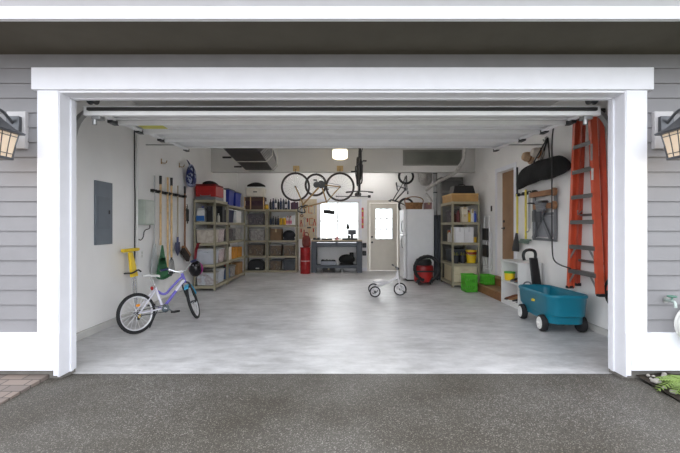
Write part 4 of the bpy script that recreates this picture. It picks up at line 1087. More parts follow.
# ================================================================== DUCTS AND FURNACE
fu = thing('furnace', 'grey furnace cabinet in the back right corner behind the shelves', 'furnace', (2.91, 10.2, 0))
MB().b2((-.29, -.36, .03), (.29, .36, 2.62)).build('cabinet', M('furnace_grey', (128, 128, 126), .45, metal=.3, var=.08), fu, .008)
for z in (1.95, 2.27): MB().b2((-.25, -.366, z), (.25, -.361, z+.26)).build('panel', M('furnace_panel', (108, 108, 108), .5, metal=.3), fu, .003)
MB().b2((-.28, -.34, 0), (.28, .34, .03)).build('base', BLACK, fu)
FOIL = M('foil_duct', (206, 204, 200), .32, metal=.6, var=.25, scale=30, bump=.8)
def flex(pts, r, label, name='flexible_duct'):
    m = MB(); P = [Vector(p) for p in pts]
    for _ in range(2):
        Q = []
        for i in range(len(P)-1): Q += [P[i]*.75+P[i+1]*.25, P[i]*.25+P[i+1]*.75]
        P = [P[0]]+Q+[P[-1]]
    fine = []
    for i in range(len(P)-1):
        n = max(1, int((P[i+1]-P[i]).length/.018))
        fine += [P[i].lerp(P[i+1], k/n) for k in range(n)]
    fine.append(P[-1])
    m.tube(fine, [r if (k % 2) else r*.86 for k in range(len(fine))], 12)
    return tag(m.build(name, FOIL, smooth=60), label, 'duct')
flex([(2.20, 9.64, 2.26), (2.30, 9.45, 2.36), (2.50, 9.30, 2.48), (2.66, 9.10, 2.565), (2.72, 8.92, 2.60), (2.77, 8.70, 2.74), (2.80, 8.52, 2.86), (2.80, 8.50, 3.18)], .045, 'silver flexible duct rising diagonally under the beam at the right')
flex([(2.33, 9.62, 1.96), (2.28, 9.66, 2.06), (2.20, 9.70, 2.18)], .042, 'short silver duct elbow descending beside the flue pipe')
flex([(2.12, 9.75, 2.90), (2.12, 9.75, 2.62), (2.18, 9.85, 2.50), (2.32, 9.95, 2.52), (2.33, 10.02, 2.70), (2.33, 10.02, 3.19)], .12, "crumpled fat duct bend beside the small child's bicycle", 'foil_duct')
fp = thing('flue_pipe', 'straight silver flue pipe rising beside the refrigerator', 'pipe', (2.47, 9.80, 1.10))
MB().cyl((0, 0, 0), (0, 0, 2.09), .05, n=16).build('pipe', STEEL, fp)
for z in (.5, 1.1, 1.6): MB().cyl((0, 0, z), (0, 0, z+.03), .054, n=16).build('collar', DKSTEEL, fp)
MB().cyl((0, 0, -1.10), (0, 0, 0), .045, n=16).build('lower_pipe', DKSTEEL, fp)

# ================================================================== RIGHT SHELVES
RX0, RX1, RY0, RY1 = 2.45, 3.06, 8.27, 9.18
ZR = [.10, .52, .98, 1.43, 1.88]
shelving('beige metal shelving unit by the right wall with a tan board box on top', RX0, RX1, RY0, RY1, ZR, 1.89, 'x')
wbx = thing('wooden_tray', 'shallow tan wooden box on top of the right shelving unit', 'box', (2.75, 8.70, 1.882))
MB().b2((-.29, -.38, 0), (.30, .38, .17)).build('body', M('tan_board', (178, 140, 86), .6, var=.12), wbx, .006)
MB().b2((-.295, -.385, .15), (.305, .385, .185)).build('lid', M('tan_board_lid', (190, 154, 98), .6, var=.12), wbx, .004)
bk_ = thing('carry_case', 'black case with sloped sides on the tan wooden box', 'case', (2.76, 8.58, 2.069))
MB().box((0, 0, .09), (.42, .34, .18), taper=1.18).build('body', BLACK, bk_, .012)
MB().tube([(-.08, 0, .18), (-.07, 0, .215), (.07, 0, .215), (.08, 0, .18)], .011, smooth=1).build('handle', BLACK, bk_)
# level 4 (z 1.43)
z = 1.43
bottle('brown glass bottle at the left of the upper right shelf', 2.53, 8.38, z, .04, .24, M('brown_glass', (80, 48, 36), .25), BLACK)
bottle('dark red bottle beside the brown glass bottle', 2.62, 8.38, z, .04, .30, M('dark_red_bottle', (94, 34, 36), .3), BLACK)
carton('cream carton stacked lower on the upper right shelf', 2.75, 8.40, z, .14, .16, .17, M('cream_card', (206, 194, 170), .7))
carton('small cream carton stacked on the other cream carton', 2.75, 8.40, z+.174, .13, .14, .16, M('cream_card_two', (216, 206, 186), .7))
bottle('yellow bottle on the upper right shelf', 2.86, 8.37, z, .033, .25, YELLOW, RED)
carton('tall slim white box on the upper right shelf', 2.925, 8.38, z, .055, .10, .29, WHITEP)
bottle('blue bottle on the upper right shelf near the wall', 2.99, 8.37, z, .033, .25, M('bright_blue_bottle', (64, 92, 190), .35), BLUE)
bin_('grey bin at the back of the upper right shelf', 2.75, 8.88, z, .46, .40, .30, CLR5, LIDG)
# level 3 (z .98)
z = .98
for x, lab in ((2.63, 'tall white box on the middle right shelf, left of the pair'), (2.835, 'tall white box on the middle right shelf, right of the pair')):
    carton(lab, x, 8.46, z, .195, .34, .335, M('white_box_card', (226, 226, 228), .55, var=.03), group='white boxes', tape=M('white_tape', (206, 206, 208), .3))
can('small yellow tin at the right of the white boxes', 2.98, 8.37, z, .045, .12, YC, name='tin')
bottle('pale bottle behind the white boxes on the end of the middle right shelf', 2.54, 8.78, z, .04, .26, M('pale_bottle', (0, 0, 0)), RED)
carton('brown box at the back of the middle right shelf', 2.78, 8.95, z, .40, .30, .26, CARD)
# level 2 (z .52)
z = .52
yb = thing('bucket', 'yellow bucket with a red mark on the lower right shelf', 'bucket', (2.93, 8.44, z+.002))
MB().lathe([(.085, 0), (.095, .01), (.115, .26), (.122, .262), (.122, .285), (.108, .285), (.09, .03)], n=24).build('body', YELLOW, yb)
MB().tube([(-.12, 0, .26), (-.10, -.09, .20), (0, -.128, .16), (.10, -.09, .20), (.12, 0, .26)], .005, smooth=2).build('handle', STEEL, yb)
MB().lathe([(.1075, .19), (.1155, .20), (.1175, .24), (.1165, .25)], n=24, ).build('band', M('dark_red_mark', (140, 48, 36), .5), yb)
FP = M('dark_pot', (50, 52, 58), .6)
for x, lab in ((2.575, 'dark plant pot of pale tools on the lower right shelf, left one'), (2.73, 'dark plant pot of pale tools on the lower right shelf, beside the bucket')):
    t = thing('plant_pot', lab, 'pot', (x, 8.40, z+.002), 0, 'dark pots')
    MB().lathe([(.05, 0), (.068, .15), (.073, .15), (.073, .175), (.064, .175), (.055, .05)], n=18).build('pot', FP, t)
    s = MB()
    for i in range(6): s.cyl((.02*math.cos(i), .02*math.sin(i), .05), (.05*math.cos(i), .045*math.sin(i), .20+.02*(i % 3)), .008, n=6)
    s.build('contents', M('olive_sticks', (150, 150, 70), .6, var=.3), t)
bin_('dark bin at the back of the lower right shelf', 2.75, 8.85, z, .46, .44, .30, M('charcoal_tub', (0, 0, 0)), LIDG)
# bottom: cream drawer chest
CRM = M('cream_drawer', (204, 192, 160), .5, var=.05)
cd = thing('drawer_chest', 'cream plastic drawer chest on the bottom right shelf', 'drawers', (2.755, 8.66, .102))
MB().b2((-.26, -.34, 0), (.27, .38, .36)).build('case', CRM, cd, .006)
for i in range(2):
    d = MB().b2((-.245, -.352, .02+.17*i), (.255, -.341, .17+.17*i)).build('drawer', M('cream_drawer_front', (212, 202, 174), .45), cd, .004)
    MB().b2((-.06, -.362, .09+.17*i), (.07, -.352, .115+.17*i)).build('handle', CRM, d, .003)

# ================================================================== RIGHT WALL LOW THINGS
st = thing('wooden_step', 'low brown wooden step below the house door', 'step', (3.05, 7.30, 0))
MB().b2((-.20, -.58, 0), (-.165, .52, .145)).b2((.0, -.58, 0), (.17, -.545, .145)).b2((-.165, -.58, 0), (0, -.545, .145)).b2((-.165, .485, 0), (.17, .52, .145)).build('riser', DKWOOD, st, .003)
MB().b2((-.215, -.59, .147), (.195, .53, .172)).build('tread', M('worn_tread', (150, 118, 84), .6, var=.2), st, .004)
MB().b2((.05, -.40, .173), (.195, .52, .30)).build('upper_riser', DKWOOD, st, .003)
MB().b2((.035, -.41, .302), (.197, .53, .325)).build('upper_tread', M('worn_tread', (0, 0, 0)), st, .004)
def crate(label, cx, cy, z, sx, sy, sz, rz=0):
    t = thing('plastic_crate', label, 'crate', (cx, cy, z+.002), rz, 'lime green crates')
    m = MB(); w = .012
    m.b2((-sx/2, -sy/2, 0), (sx/2, sy/2, w))
    for k in (0, 1, 2):
        zz = [0, sz*.42, sz*.84][k]; h = sz*.16
        m.b2((-sx/2, -sy/2, zz), (sx/2, -sy/2+w, zz+h)); m.b2((-sx/2, sy/2-w, zz), (sx/2, sy/2, zz+h)); m.b2((-sx/2, -sy/2+w, zz), (-sx/2+w, sy/2-w, zz+h)); m.b2((sx/2-w, -sy/2+w, zz), (sx/2, sy/2-w, zz+h))
    for i in range(6):
        x = -sx/2+(sx-.025)*i/5; y = -sy/2+(sy-.025)*i/5
        m.b2((x, -sy/2+.001, 0), (x+.025, -sy/2+w-.001, sz*.98)); m.b2((x, sy/2-w+.001, 0), (x+.025, sy/2-.001, sz*.98))
        m.b2((-sx/2+.001, y, 0), (-sx/2+w-.001, y+.025, sz*.98)); m.b2((sx/2-w+.001, y, 0), (sx/2-.001, y+.025, sz*.98))
    m.build('walls', GREEN, t)
    MB().b2((-sx/2-.008, -sy/2-.008, sz), (sx/2+.008, -sy/2+.016, sz+.022)).b2((-sx/2-.008, sy/2-.016, sz), (sx/2+.008, sy/2+.008, sz+.022)).b2((-sx/2-.008, -sy/2+.016, sz), (-sx/2+.016, sy/2-.016, sz+.022)).b2((sx/2-.016, -sy/2+.016, sz), (sx/2+.008, sy/2-.016, sz+.022)).build('rim', M('lime_rim', (92, 188, 54), .4), t)
crate('lime green plastic crate on the floor in front of the wooden step', 2.66, 7.78, 0, .24, .30, .33)
crate('lime green plastic crate standing on the wooden step', 2.97, 7.62, .172, .20, .26, .17)

cb = thing('cubby_shelf', 'low white two tier cubby shelf by the right wall behind the wagon', 'shelf', (3.03, 6.34, 0))
MB().b2((-.19, -.32, 0), (.185, -.30, .735)).build('side_panel', WHITEP, cb, .002)
MB().b2((-.19, .30, 0), (.185, .32, .735)).build('side_panel', WHITEP, cb, .002)
MB().b2((-.20, -.335, .737), (.187, .335, .76)).build('top', WHITEP, cb, .002)
MB().b2((-.19, -.299, .39), (.185, .299, .41)).build('shelf', WHITEP, cb, .002)
MB().b2((-.19, -.299, .05), (.185, .299, .07)).b2((-.17, -.299, 0), (-.155, .299, .05)).build('bottom', WHITEP, cb, .002)
MB().b2((.175, -.299, .07), (.186, .299, .735)).build('back_panel', WHITEP, cb)
def shoe(label, x, y, z, rz, mat, solem):
    t = thing('shoe', label, 'shoe', (x, y, z+.002), rz, 'shoes in the cubby')
    rings = []
    for dx, w, h in ((-.12, .02, .05), (-.115, .032, .085), (-.07, .036, .095), (-.02, .036, .085), (.03, .040, .06), (.08, .042, .045), (.12, .034, .035), (.135, .012, .02)):
        rings.append([(dx, -w, .018), (dx, -w*.95, h*.6), (dx, -w*.5, h), (dx, w*.5, h), (dx, w*.95, h*.6), (dx, w, .018)])
    MB().loft(rings).build('upper', mat, t, subsurf=1)
    MB().prism([(-.125, -.03), (-.05, -.035), (.07, -.045), (.13, -.025), (.14, 0), (.13, .025), (.07, .045), (-.05, .035), (-.125, .03)], 0, .02, 'z').build('sole', solem, t)
SH = [M('shoe_brown', (120, 72, 46), .6), M('shoe_tan', (166, 120, 80), .6), M('shoe_black', (40, 38, 40), .6), M('shoe_grey', (140, 136, 140), .6)]
shoe('brown shoe on the bottom tier of the cubby, farthest back', 2.99, 6.55, .07, PI, SH[0], BLACK)
shoe('tan shoe on the bottom tier of the cubby', 2.99, 6.42, .07, PI, SH[1], WHITEP)
shoe('black shoe on the bottom tier of the cubby', 2.99, 6.29, .07, PI, SH[2], WHITEP)
shoe('grey shoe on the bottom tier of the cubby, nearest the wagon', 2.99, 6.15, .07, PI, SH[3], WHITEP)
carton('brown leather box standing at the back of the lower cubby tier', 3.175, 6.45, .07, .04, .28, .20, SH[0])
yb2 = thing('tub', 'yellow tub with a lime lid on the upper tier of the cubby', 'tub', (2.93, 6.52, .412))
MB().lathe([(.07, 0), (.08, .01), (.088, .12)], n=20).build('body', YELLOW, yb2)
MB().lathe([(.092, .121), (.092, .145), (.07, .15)], n=20).build('lid', GREEN, yb2)
shoe('black shoe on the upper tier of the cubby beside the yellow tub', 2.99, 6.33, .41, PI, SH[2], GREY)
shoe('brown shoe on the upper tier of the cubby, nearest the wagon', 2.99, 6.19, .41, PI, SH[0], GREY)

# ================================================================== WAGON
wg = thing('wagon', "teal plastic child's pull wagon with a tall black handle parked by the right wall", 'wagon', (2.85, 5.13, 0), -.10)
def rr(cx, cy, hx, hy, rad, z, zf=None, n=5):
    out = []
    for sx, sy, a0 in ((1, 1, 0), (-1, 1, 90), (-1, -1, 180), (1, -1, 270)):
        for i in range(n):
            a = math.radians(a0+90*i/(n-1)); x = cx+sx*(hx-rad)+rad*math.cos(a); y = cy+sy*(hy-rad)+rad*math.sin(a)
            out.append((x, y, z+(zf(x, y) if zf else 0)))
    return out
def rim_dip(x, y): return -.055*max(0, 1-abs(y+.0)/.34)**1.0 + (.03 if y < -.42 else 0)
rings = [rr(0, 0, .17, .45, .08, .115), rr(0, 0, .205, .49, .10, .13), rr(0, 0, .212, .50, .11, .215), rr(0, 0, .218, .505, .11, .222), rr(0, 0, .226, .53, .12, .235), rr(0, 0, .240, .55, .13, .42, rim_dip), rr(0, 0, .250, .56, .13, .43, rim_dip), rr(0, 0, .252, .562, .13, .45, rim_dip),
         rr(0, 0, .24, .55, .12, .465, rim_dip), rr(0, 0, .222, .53, .115, .46, rim_dip), rr(0, 0, .208, .51, .10, .43, rim_dip), rr(0, 0, .18, .46, .08, .18)]
MB().loft(rings).build('body', TEAL, wg, smooth=50)
MB().b2((-.17, .18, .181), (.17, .42, .30)).b2((-.17, -.42, .181), (.17, -.22, .30)).build('seat', TEAL, wg, .02)
MB().prism([(-.10, .335), (-.03, .325), (-.02, .35), (-.05, .365), (-.10, .36)], -.252, -.236, 'x').build('sticker', M('yellow_sticker_bright', (232, 196, 60), .4), wg)
for x in (-.232, .232):
    for y in (-.33, .33):
        s = 1 if x > 0 else -1
        w = MB().lathe([(.07, -.04), (.098, -.036), (.105, -.02), (.105, .02), (.098, .036), (.07, .04)], (x, y, .105), 28, (1, 0, 0)).build('wheel', RUBBER, wg)
        hbm = MB().lathe([(.078, .03), (.078, .044), (.055, .048), (.05, .04), (.018, .042), (.016, .055)], (x, y, .105), 24, (s, 0, 0)).build('hub_cap', WHITEP, w)
for y in (-.33, .33): MB().cyl((-.20, y, .105), (.20, y, .105), .015).build('axle', DKSTEEL, wg)
hd_ = MB()
hd_.add([(.02, .57, .20), (.17, .57, .20), (.09, .61, .86), (-.03, .61, .86), (.02, .60, .20), (.17, .60, .20), (.09, .65, .86), (-.03, .65, .86)],
        [(0, 3, 2, 1), (4, 5, 6, 7), (0, 1, 5, 4), (1, 2, 6, 5), (2, 3, 7, 6), (3, 0, 4, 7)])
hn = hd_.build('handle', BLACK, wg, .012)
MB().tube([(.06, .63, .84), (.065, .63, .95), (.0, .63, .985), (-.09, .63, .97), (-.12, .63, .90), (-.10, .63, .82)], .022, 10, 2).build('grip', BLACK, hn)
MB().b2((-.16, .545, .32), (.05, .565, .44)).torus((-.08, .56, .44), (0, 1, 0), .06, .012, 18).build('tow_bracket', GREY, wg)

# ================================================================== RIGHT WALL HANGING THINGS
# orange stepladder (hung, folded)
la = thing('stepladder', 'tall orange fibreglass stepladder folded and hung on the right wall', 'ladder', (3.135, 4.80, .52))
LZ = 2.20
def yl(z, s, w0=.305, w1=.165): return s*(w0+(w1-w0)*z/LZ)
for s in (-1, 1):
    a, b = (-.03, yl(0, s), .0), (-.03, yl(LZ, s), LZ)
    r = MB().bar(a, b, .026, .075, (1, 0, 0)); r.bar((a[0]-.034, a[1]-s*.02, 0), (b[0]-.034, b[1]-s*.02, LZ), .045, .010, (1, 0, 0)); r.bar((a[0]+.034, a[1]-s*.02, 0), (b[0]+.034, b[1]-s*.02, LZ), .045, .010, (1, 0, 0))
    R_ = r.build('front_rail', ORANGE, la)
    MB().b2((-.07, yl(0, s)-.032, -.02), (.012, yl(0, s)+.032, .015)).build('foot', BLACK, R_, .005)
    q0, q1 = (.07, yl(0, s, .30, .17), .05), (.065, yl(LZ, s, .30, .17), LZ)
    r = MB().bar(q0, q1, .026, .055, (1, 0, 0)); r.bar((q0[0]-.022, q0[1]-s*.015, .05), (q1[0]-.022, q1[1]-s*.015, LZ), .036, .010, (1, 0, 0))
    R_ = r.build('rear_rail', M('orange_fibreglass_dark', (198, 76, 50), .45, var=.07), la)
    MB().b2((.035, q0[1]-.03, .015), (.105, q0[1]+.03, .055)).build('foot', BLACK, R_, .005)
for i in range(6):
    z = .225+.325*i
    w = abs(yl(z, 1))-.016
    MB().b2((-.072, -w, z), (.012, w, z+.022)).b2((-.072, -w, z-.03), (-.067, w, z)).build('step', M('step_aluminium', (112, 111, 110), .4, metal=.6), la)
    if i < 2:
        for s in (-1, 1): MB().bar((-.06, s*w, z-.16), (-.06, s*(w-.13), z-.005), .025, .008, (1, 0, 0)).build('brace', STEEL, la)
for z in (.35, .95, 1.55):
    w = abs(yl(z, 1, .30, .17))-.012
    MB().b2((.045, -w, z), (.09, w, z+.03)).build('rear_bar', M('step_aluminium', (0, 0, 0)), la)
MB().b2((-.09, -.20, LZ), (.105, .20, LZ+.06)).build('top_cap', BLACK, la, .012)
MB().b2((-.0745, -.232, 1.38), (-.0695, -.196, 1.52)).build('sticker', M('white_sticker', (214, 214, 212), .5), la)
MB().b2((-.0745, -.218, 1.62), (-.0695, -.182, 1.82)).build('sticker', M('grey_sticker', (170, 160, 158), .5), la)
for s in (-1, 1):
    MB().tube([(-.02, s*.15, 1.03), (-.02, s*.15, .97), (.04, s*.15, 1.02)], .008).build('spreader', STEEL, la)
lh = thing('ladder_hook', 'steel bracket on the right wall carrying the orange stepladder', 'hook', (XR, 4.80, 2.05))
MB().b2((-.006, -.12, 0), (0, .12, .16)).build('plate', STEEL, lh)
MB().tube([(-.004, 0, .02), (-.03, 0, .0), (-.035, 0, .03)], .008, smooth=1).build('prong', STEEL, lh)

# long black bag on a hook
bgk = thing('long_bag', 'long black bag sagging from a hook on the right wall left of the ladder', 'bag', (3.125, 5.90, 1.98))
rings = []
N = 15
for i in range(N):
    u = -1+2*i/(N-1); y = u*.78
    def ip(k): 
        q = (u+1)/2*(len(k)-1); j = min(int(q), len(k)-2); return k[j]+(k[j+1]-k[j])*(q-j)
    zt = ip([.20, .33, .365, .385, .40, .39, .385, .37, .23]); zb = ip([-.01, .0, .03, .05, .06, .055, .06, .085, .13]); d = ip([.02, .08, .10, .11, .115, .115, .11, .09, .03])
    zc = (zt+zb)/2; h = (zt-zb)/2
    rings.append([(d*math.cos(a)*(1+.10*math.sin(9*u+3*a)), -y, zc+h*math.sin(a)*(1+.05*math.sin(11*u+a))) for a in [2*PI*k/12 for k in range(12)]])
MB().loft(rings).build('body', M('black_nylon', (22, 22, 23), .95, var=.3, scale=14, bump=.4), bgk, subsurf=1)
for s in (-1, 1):
    MB().bar((-.05, s*.10, .37), (.115, .0, .74), .03, .006, (1, 0, 0)).bar((.08, s*.13, .37), (.12, .0, .74), .03, .006, (1, 0, 0)).build('strap', BLACK, bgk)
hk = thing('wall_hook', 'hook high on the right wall carrying the long black bag', 'hook', (XR, 5.95, 2.66))
MB().b2((-.01, -.03, -.03), (0, .03, .09)).build('plate', STEEL, hk)
MB().tube([(-.005, 0, .05), (-.04, 0, .01), (-.05, 0, .05)], .008, smooth=1).build('prong', STEEL, hk)
def hat(label, y, z, mat, r):
    t = thing('hat', label, 'hat', (XR-.02, y, z))
    MB().lathe([(r*1.35, .0), (r*1.38, .008), (r*1.0, .03), (r*.95, .10), (r*.7, .145), (r*.2, .155)], (0, 0, 0), 22, (-1, 0, .15)).build('crown', mat, t)
    MB().lathe([(r*1.01, .032), (r*1.02, .036), (r*.99, .055), (r*.98, .058)], (0, 0, 0), 22, (-1, 0, .15)).build('band', DKWOOD, t)
hat('tan sun hat on the right wall above the far end of the black bag', 6.37, 2.50, M('straw_tan', (186, 156, 126), .8, var=.12, scale=40), .085)
hat('white sun hat on the right wall beside the bag straps', 6.07, 2.51, M('straw_white', (206, 198, 188), .8, var=.06, scale=40), .085)

# tool holder + yellow tools
th = thing('tool_rail', 'black tool holder rail with clips on the right wall under the long bag', 'tool rack', (XR, 6.53, 1.885))
MB().b2((-.02, -.33, 0), (0, .40, .04)).build('rail', DKSTEEL, th, .003)
for y in (-.30, -.12, .05, .28):
    for q in (-.03, .020): MB().b2((-.07, y+q, -.01), (-.02, y+q+.010, .05)).build('clip', BLACK, th, .003)
def rtool(name, label, y, z0, z1, mat, x=XR-.05):
    t = thing(name, label, 'garden tool', (x, y, z0))
    MB().cyl((0, 0, 0), (0, 0, z1-z0), .018).build('handle', mat, t)
    return t
t = rtool('snow_shovel', 'yellow handled shovel with a black scoop beside the house door', 6.80, 1.20, 1.92, M('pale_yellow_handle', (222, 204, 92), .45), XR-.06)
MB().cyl((0, 0, .722), (0, 0, 1.20), .016).build('upper_handle', BLACK, t)
sv = []
for i in range(7):
    v = i/6; w = .03+.10*min(1, v*1.25); z = -.33*v+.02
    sv.append([(-.015-.02*v, -w, z), (-.03-.03*v, 0, z), (-.015-.02*v, w, z), (-.005-.02*v, w, z), (-.02-.03*v, 0, z), (-.005-.02*v, -w, z)])
MB().loft(sv).build('scoop', BLACK, t)
t = rtool('garden_rake', 'yellow handled rake with a grey green head on the right wall', 6.51, 1.12, 1.97, M('pale_yellow_handle', (0, 0, 0)))
m = MB().b2((-.015, -.17, -.03), (.015, .17, .0))
for i in range(11): m.box((-.03, -.155+.031*i, -.05), (.02, .012, .06), (0, .4, 0))
m.build('rake_head', M('grey_green_metal', (104, 122, 112), .5), t)
t = rtool('pry_bar', 'thin pale steel bar hanging next to the yellow rake', 6.39, 1.30, 1.92, STEEL)
MB().tube([(0, 0, 0), (-.01, 0, -.05), (-.05, 0, -.06)], .012, smooth=1).build('claw', STEEL, t)

# folded portable workbench on the wall
fw_ = thing('folding_workbench', 'folded grey portable workbench with wooden jaws hanging on the right wall', 'workbench', (3.243, 5.97, 1.11))
for z, y1 in ((.70, .34), (.50, .22)):
    m = MB()
    for i in range(2): m.b2((-.085+.0, -.36, z-.06*i), (-.045, y1-.0*i, z+.085-.06*i)) if i == 0 else None
    m.cyl((-.085, -.36, z+.043), (-.045, -.36, z+.043), .062, n=20)
    m.build('jaw', M('jaw_wood', (150, 108, 76), .6, var=.2), fw_, .004)
GS = M('grey_powder_steel', (120, 122, 126), .45, metal=.3, var=.1)
m = MB().b2((-.04, -.34, 0), (.0, -.30, .80)).b2((-.04, .28, 0), (.0, .32, .80)).b2((-.04, -.30, 0), (.0, .28, .035)).b2((-.04, -.30, .40), (.0, .28, .44))
m.build('main_frame', GS, fw_, .004)
for a, b in (((-.06, -.26, .03), (-.06, .22, .66)), ((-.075, .24, .03), (-.075, -.20, .62))):
    MB().bar(a, b, .05, .022, (1, 0, 0)).build('leg', GS, fw_, .003)
MB().b2((-.028, -.295, .06), (-.012, .275, .395)).build('back_plate', M('pale_grey_plate', (150, 152, 156), .5), fw_)
MB().lathe([(.10, 0), (.13, .02), (.11, .04), (.14, .06), (.12, .08), (.15, .10), (.13, .12), (.16, .14), (.14, .17)], (-.09, -.05, .46), 18, sx=.45).build('hose_bellows', M('bellows_grey', (128, 130, 134), .5), fw_)
MB().b2((-.11, -.05, .30), (-.085, .20, .48)).b2((-.11, .06, .05), (-.09, .10, .46)).build('step_plate', M('dark_grey_plate', (78, 80, 84), .5), fw_, .004)
for y in (-.22, .12): MB().cyl((-.09, y, .60), (-.19, y, .60), .012).cyl((-.19, y-.05, .60), (-.19, y+.05, .60), .010).build('crank_handle', BLACK, fw_)
# cord with bottom bend
cd_ = MB().tube([(XR-.003, 5.20, 2.80), (3.0, 5.17, 2.78), (2.90, 5.17, 2.70), (2.90, 5.17, 2.0), (2.90, 5.17, 1.2), (2.90, 5.16, .95), (2.91, 5.13, .86), (2.93, 5.02, .82), (2.94, 4.82, .80)], .009, smooth=2)
tag(cd_.build('hanging_cord', BLACK), 'black cord hanging past the folded workbench and bending towards the orange ladder', 'cord')
# white folding stool hung on right wall
fs_ = thing('step_stool', 'white folding step stool with black treads hanging beside the right shelves', 'step stool', (3.17, 8.16, .36))
MB().tube([(0, -.17, 0), (0, -.15, 1.15), (0, -.10, 1.21), (0, .10, 1.21), (0, .15, 1.15), (0, .17, 0)], .013, smooth=1).build('frame', WHITEP, fs_)
MB().tube([(.045, -.14, .05), (.045, -.12, .85), (.045, .12, .85), (.045, .14, .05)], .012).build('rear_frame', WHITEP, fs_)
for z in (.32, .68): MB().b2((-.05, -.135, z), (-.015, .135, z+.26)).build('tread', BLACK, fs_, .008)
MB().b2((-.015, -.16, .10), (.01, .16, .125)).build('bar', WHITEP, fs_)
sw_ = thing('light_switch', 'small dark switch on the right wall just left of the house door', 'switch', (XR, 8.10, 1.66))
MB().b2((-.008, -.035, 0), (0, .035, .12)).build('plate', M('dark_switch', (66, 58, 54), .5), sw_, .002)
MB().b2((-.016, -.01, .05), (-.008, .01, .075)).build('toggle', BLACK, sw_)
# coiled hose low beside ladder
hs_ = MB()
for i in range(4): hs_.torus((XR-.035-.012*i, 4.33, .57), (1, 0, 0), .20-.008*(i % 2), .017, 36)
tag(hs_.build('hose_coil', RUBBER), 'black coiled hose hanging low on the right wall under the ladder foot', 'hose')

# ================================================================== TRICYCLE
tc_ = thing('tricycle', "white child's tricycle standing in the middle of the garage floor", 'tricycle', (.66, 7.30, 0))
TW = M('trike_white', (226, 224, 226), .35, var=.03)
MB().tube([(.0, 0, .16), (.14, 0, .21), (.32, 0, .28), (.47, 0, .38)], [.022, .026, .028, .026], smooth=2).cyl((.0, -.17, .105), (.0, .17, .105), .012).cyl((0, 0, .10), (0, 0, .17), .016).cyl((.455, 0, .33), (.445, 0, .44), .026).build('frame', TW, tc_)
MB().b2((-.06, -.15, .145), (.06, .15, .16)).build('step_deck', TW, tc_, .005)
MB().lathe([(.06, .24), (.115, .25), (.125, .285), (.09, .305)], (.12, 0, 0), 18, sx=1.2, sy=.95).cyl((.12, 0, .2), (.12, 0, .25), .013).build('seat', TW, tc_)
fm_ = MB()
for s in (-1, 1): fm_.cyl((.50, s*.035, .125), (.47, s*.03, .30), .010)
fm_.b2((.445, -.045, .28), (.495, .045, .31)); fm_.cyl((.47, 0, .30), (.45, 0, .50), .013)
fm_.build('fork', TW, tc_)
hbt = MB().tube([(.39, -.21, .57), (.42, -.12, .55), (.45, 0, .50), (.42, .12, .55), (.39, .21, .57)], .010, smooth=2).build('handlebar', CHROME, tc_)
for s in (-1, 1): MB().cyl((.40, s*.17, .563), (.385, s*.235, .572), .016).build('grip', M('grip_grey', (90, 90, 92), .6), hbt)
MB().sph((.455, 0, .52), (.03, .035, .03)).build('bell', BLACK, tc_)
def twheel(c, r):
    w = MB().torus(c, (0, 1, 0), r-.014, .014, 32, 8).build('wheel', RUBBER, tc_)
    MB().torus(c, (0, 1, 0), r-.032, .010, 32, 6).build('rim', TW, w)
    m = MB()
    for i in range(10):
        a = 2*PI*i/10; m.cyl(c, Vector(c)+Vector((math.cos(a), 0, math.sin(a)))*(r-.03), .004, n=5, cap=False)
    m.build('spokes', TW, w)
    MB().cyl(Vector(c)-Vector((0, .03, 0)), Vector(c)+Vector((0, .03, 0)), .022).build('hub', M('hub_grey', (70, 72, 76), .5), w)
twheel((0, -.18, .105), .105); twheel((0, .18, .105), .105); twheel((.50, 0, .125), .125)
cr = MB().cyl((.50, -.06, .125), (.50, .06, .125), .008).bar((.50, -.06, .125), (.57, -.06, .09), .014, .01).bar((.50, .06, .125), (.43, .06, .16), .014, .01).build('crank', CHROME, tc_)
for s in (-1, 1): MB().b2((.57-.03 if s < 0 else .43-.03, -.14 if s < 0 else .07, .08 if s < 0 else .15), (.57+.03 if s < 0 else .43+.03, -.07 if s < 0 else .14, .10 if s < 0 else .17)).build('pedal', BLACK, cr)

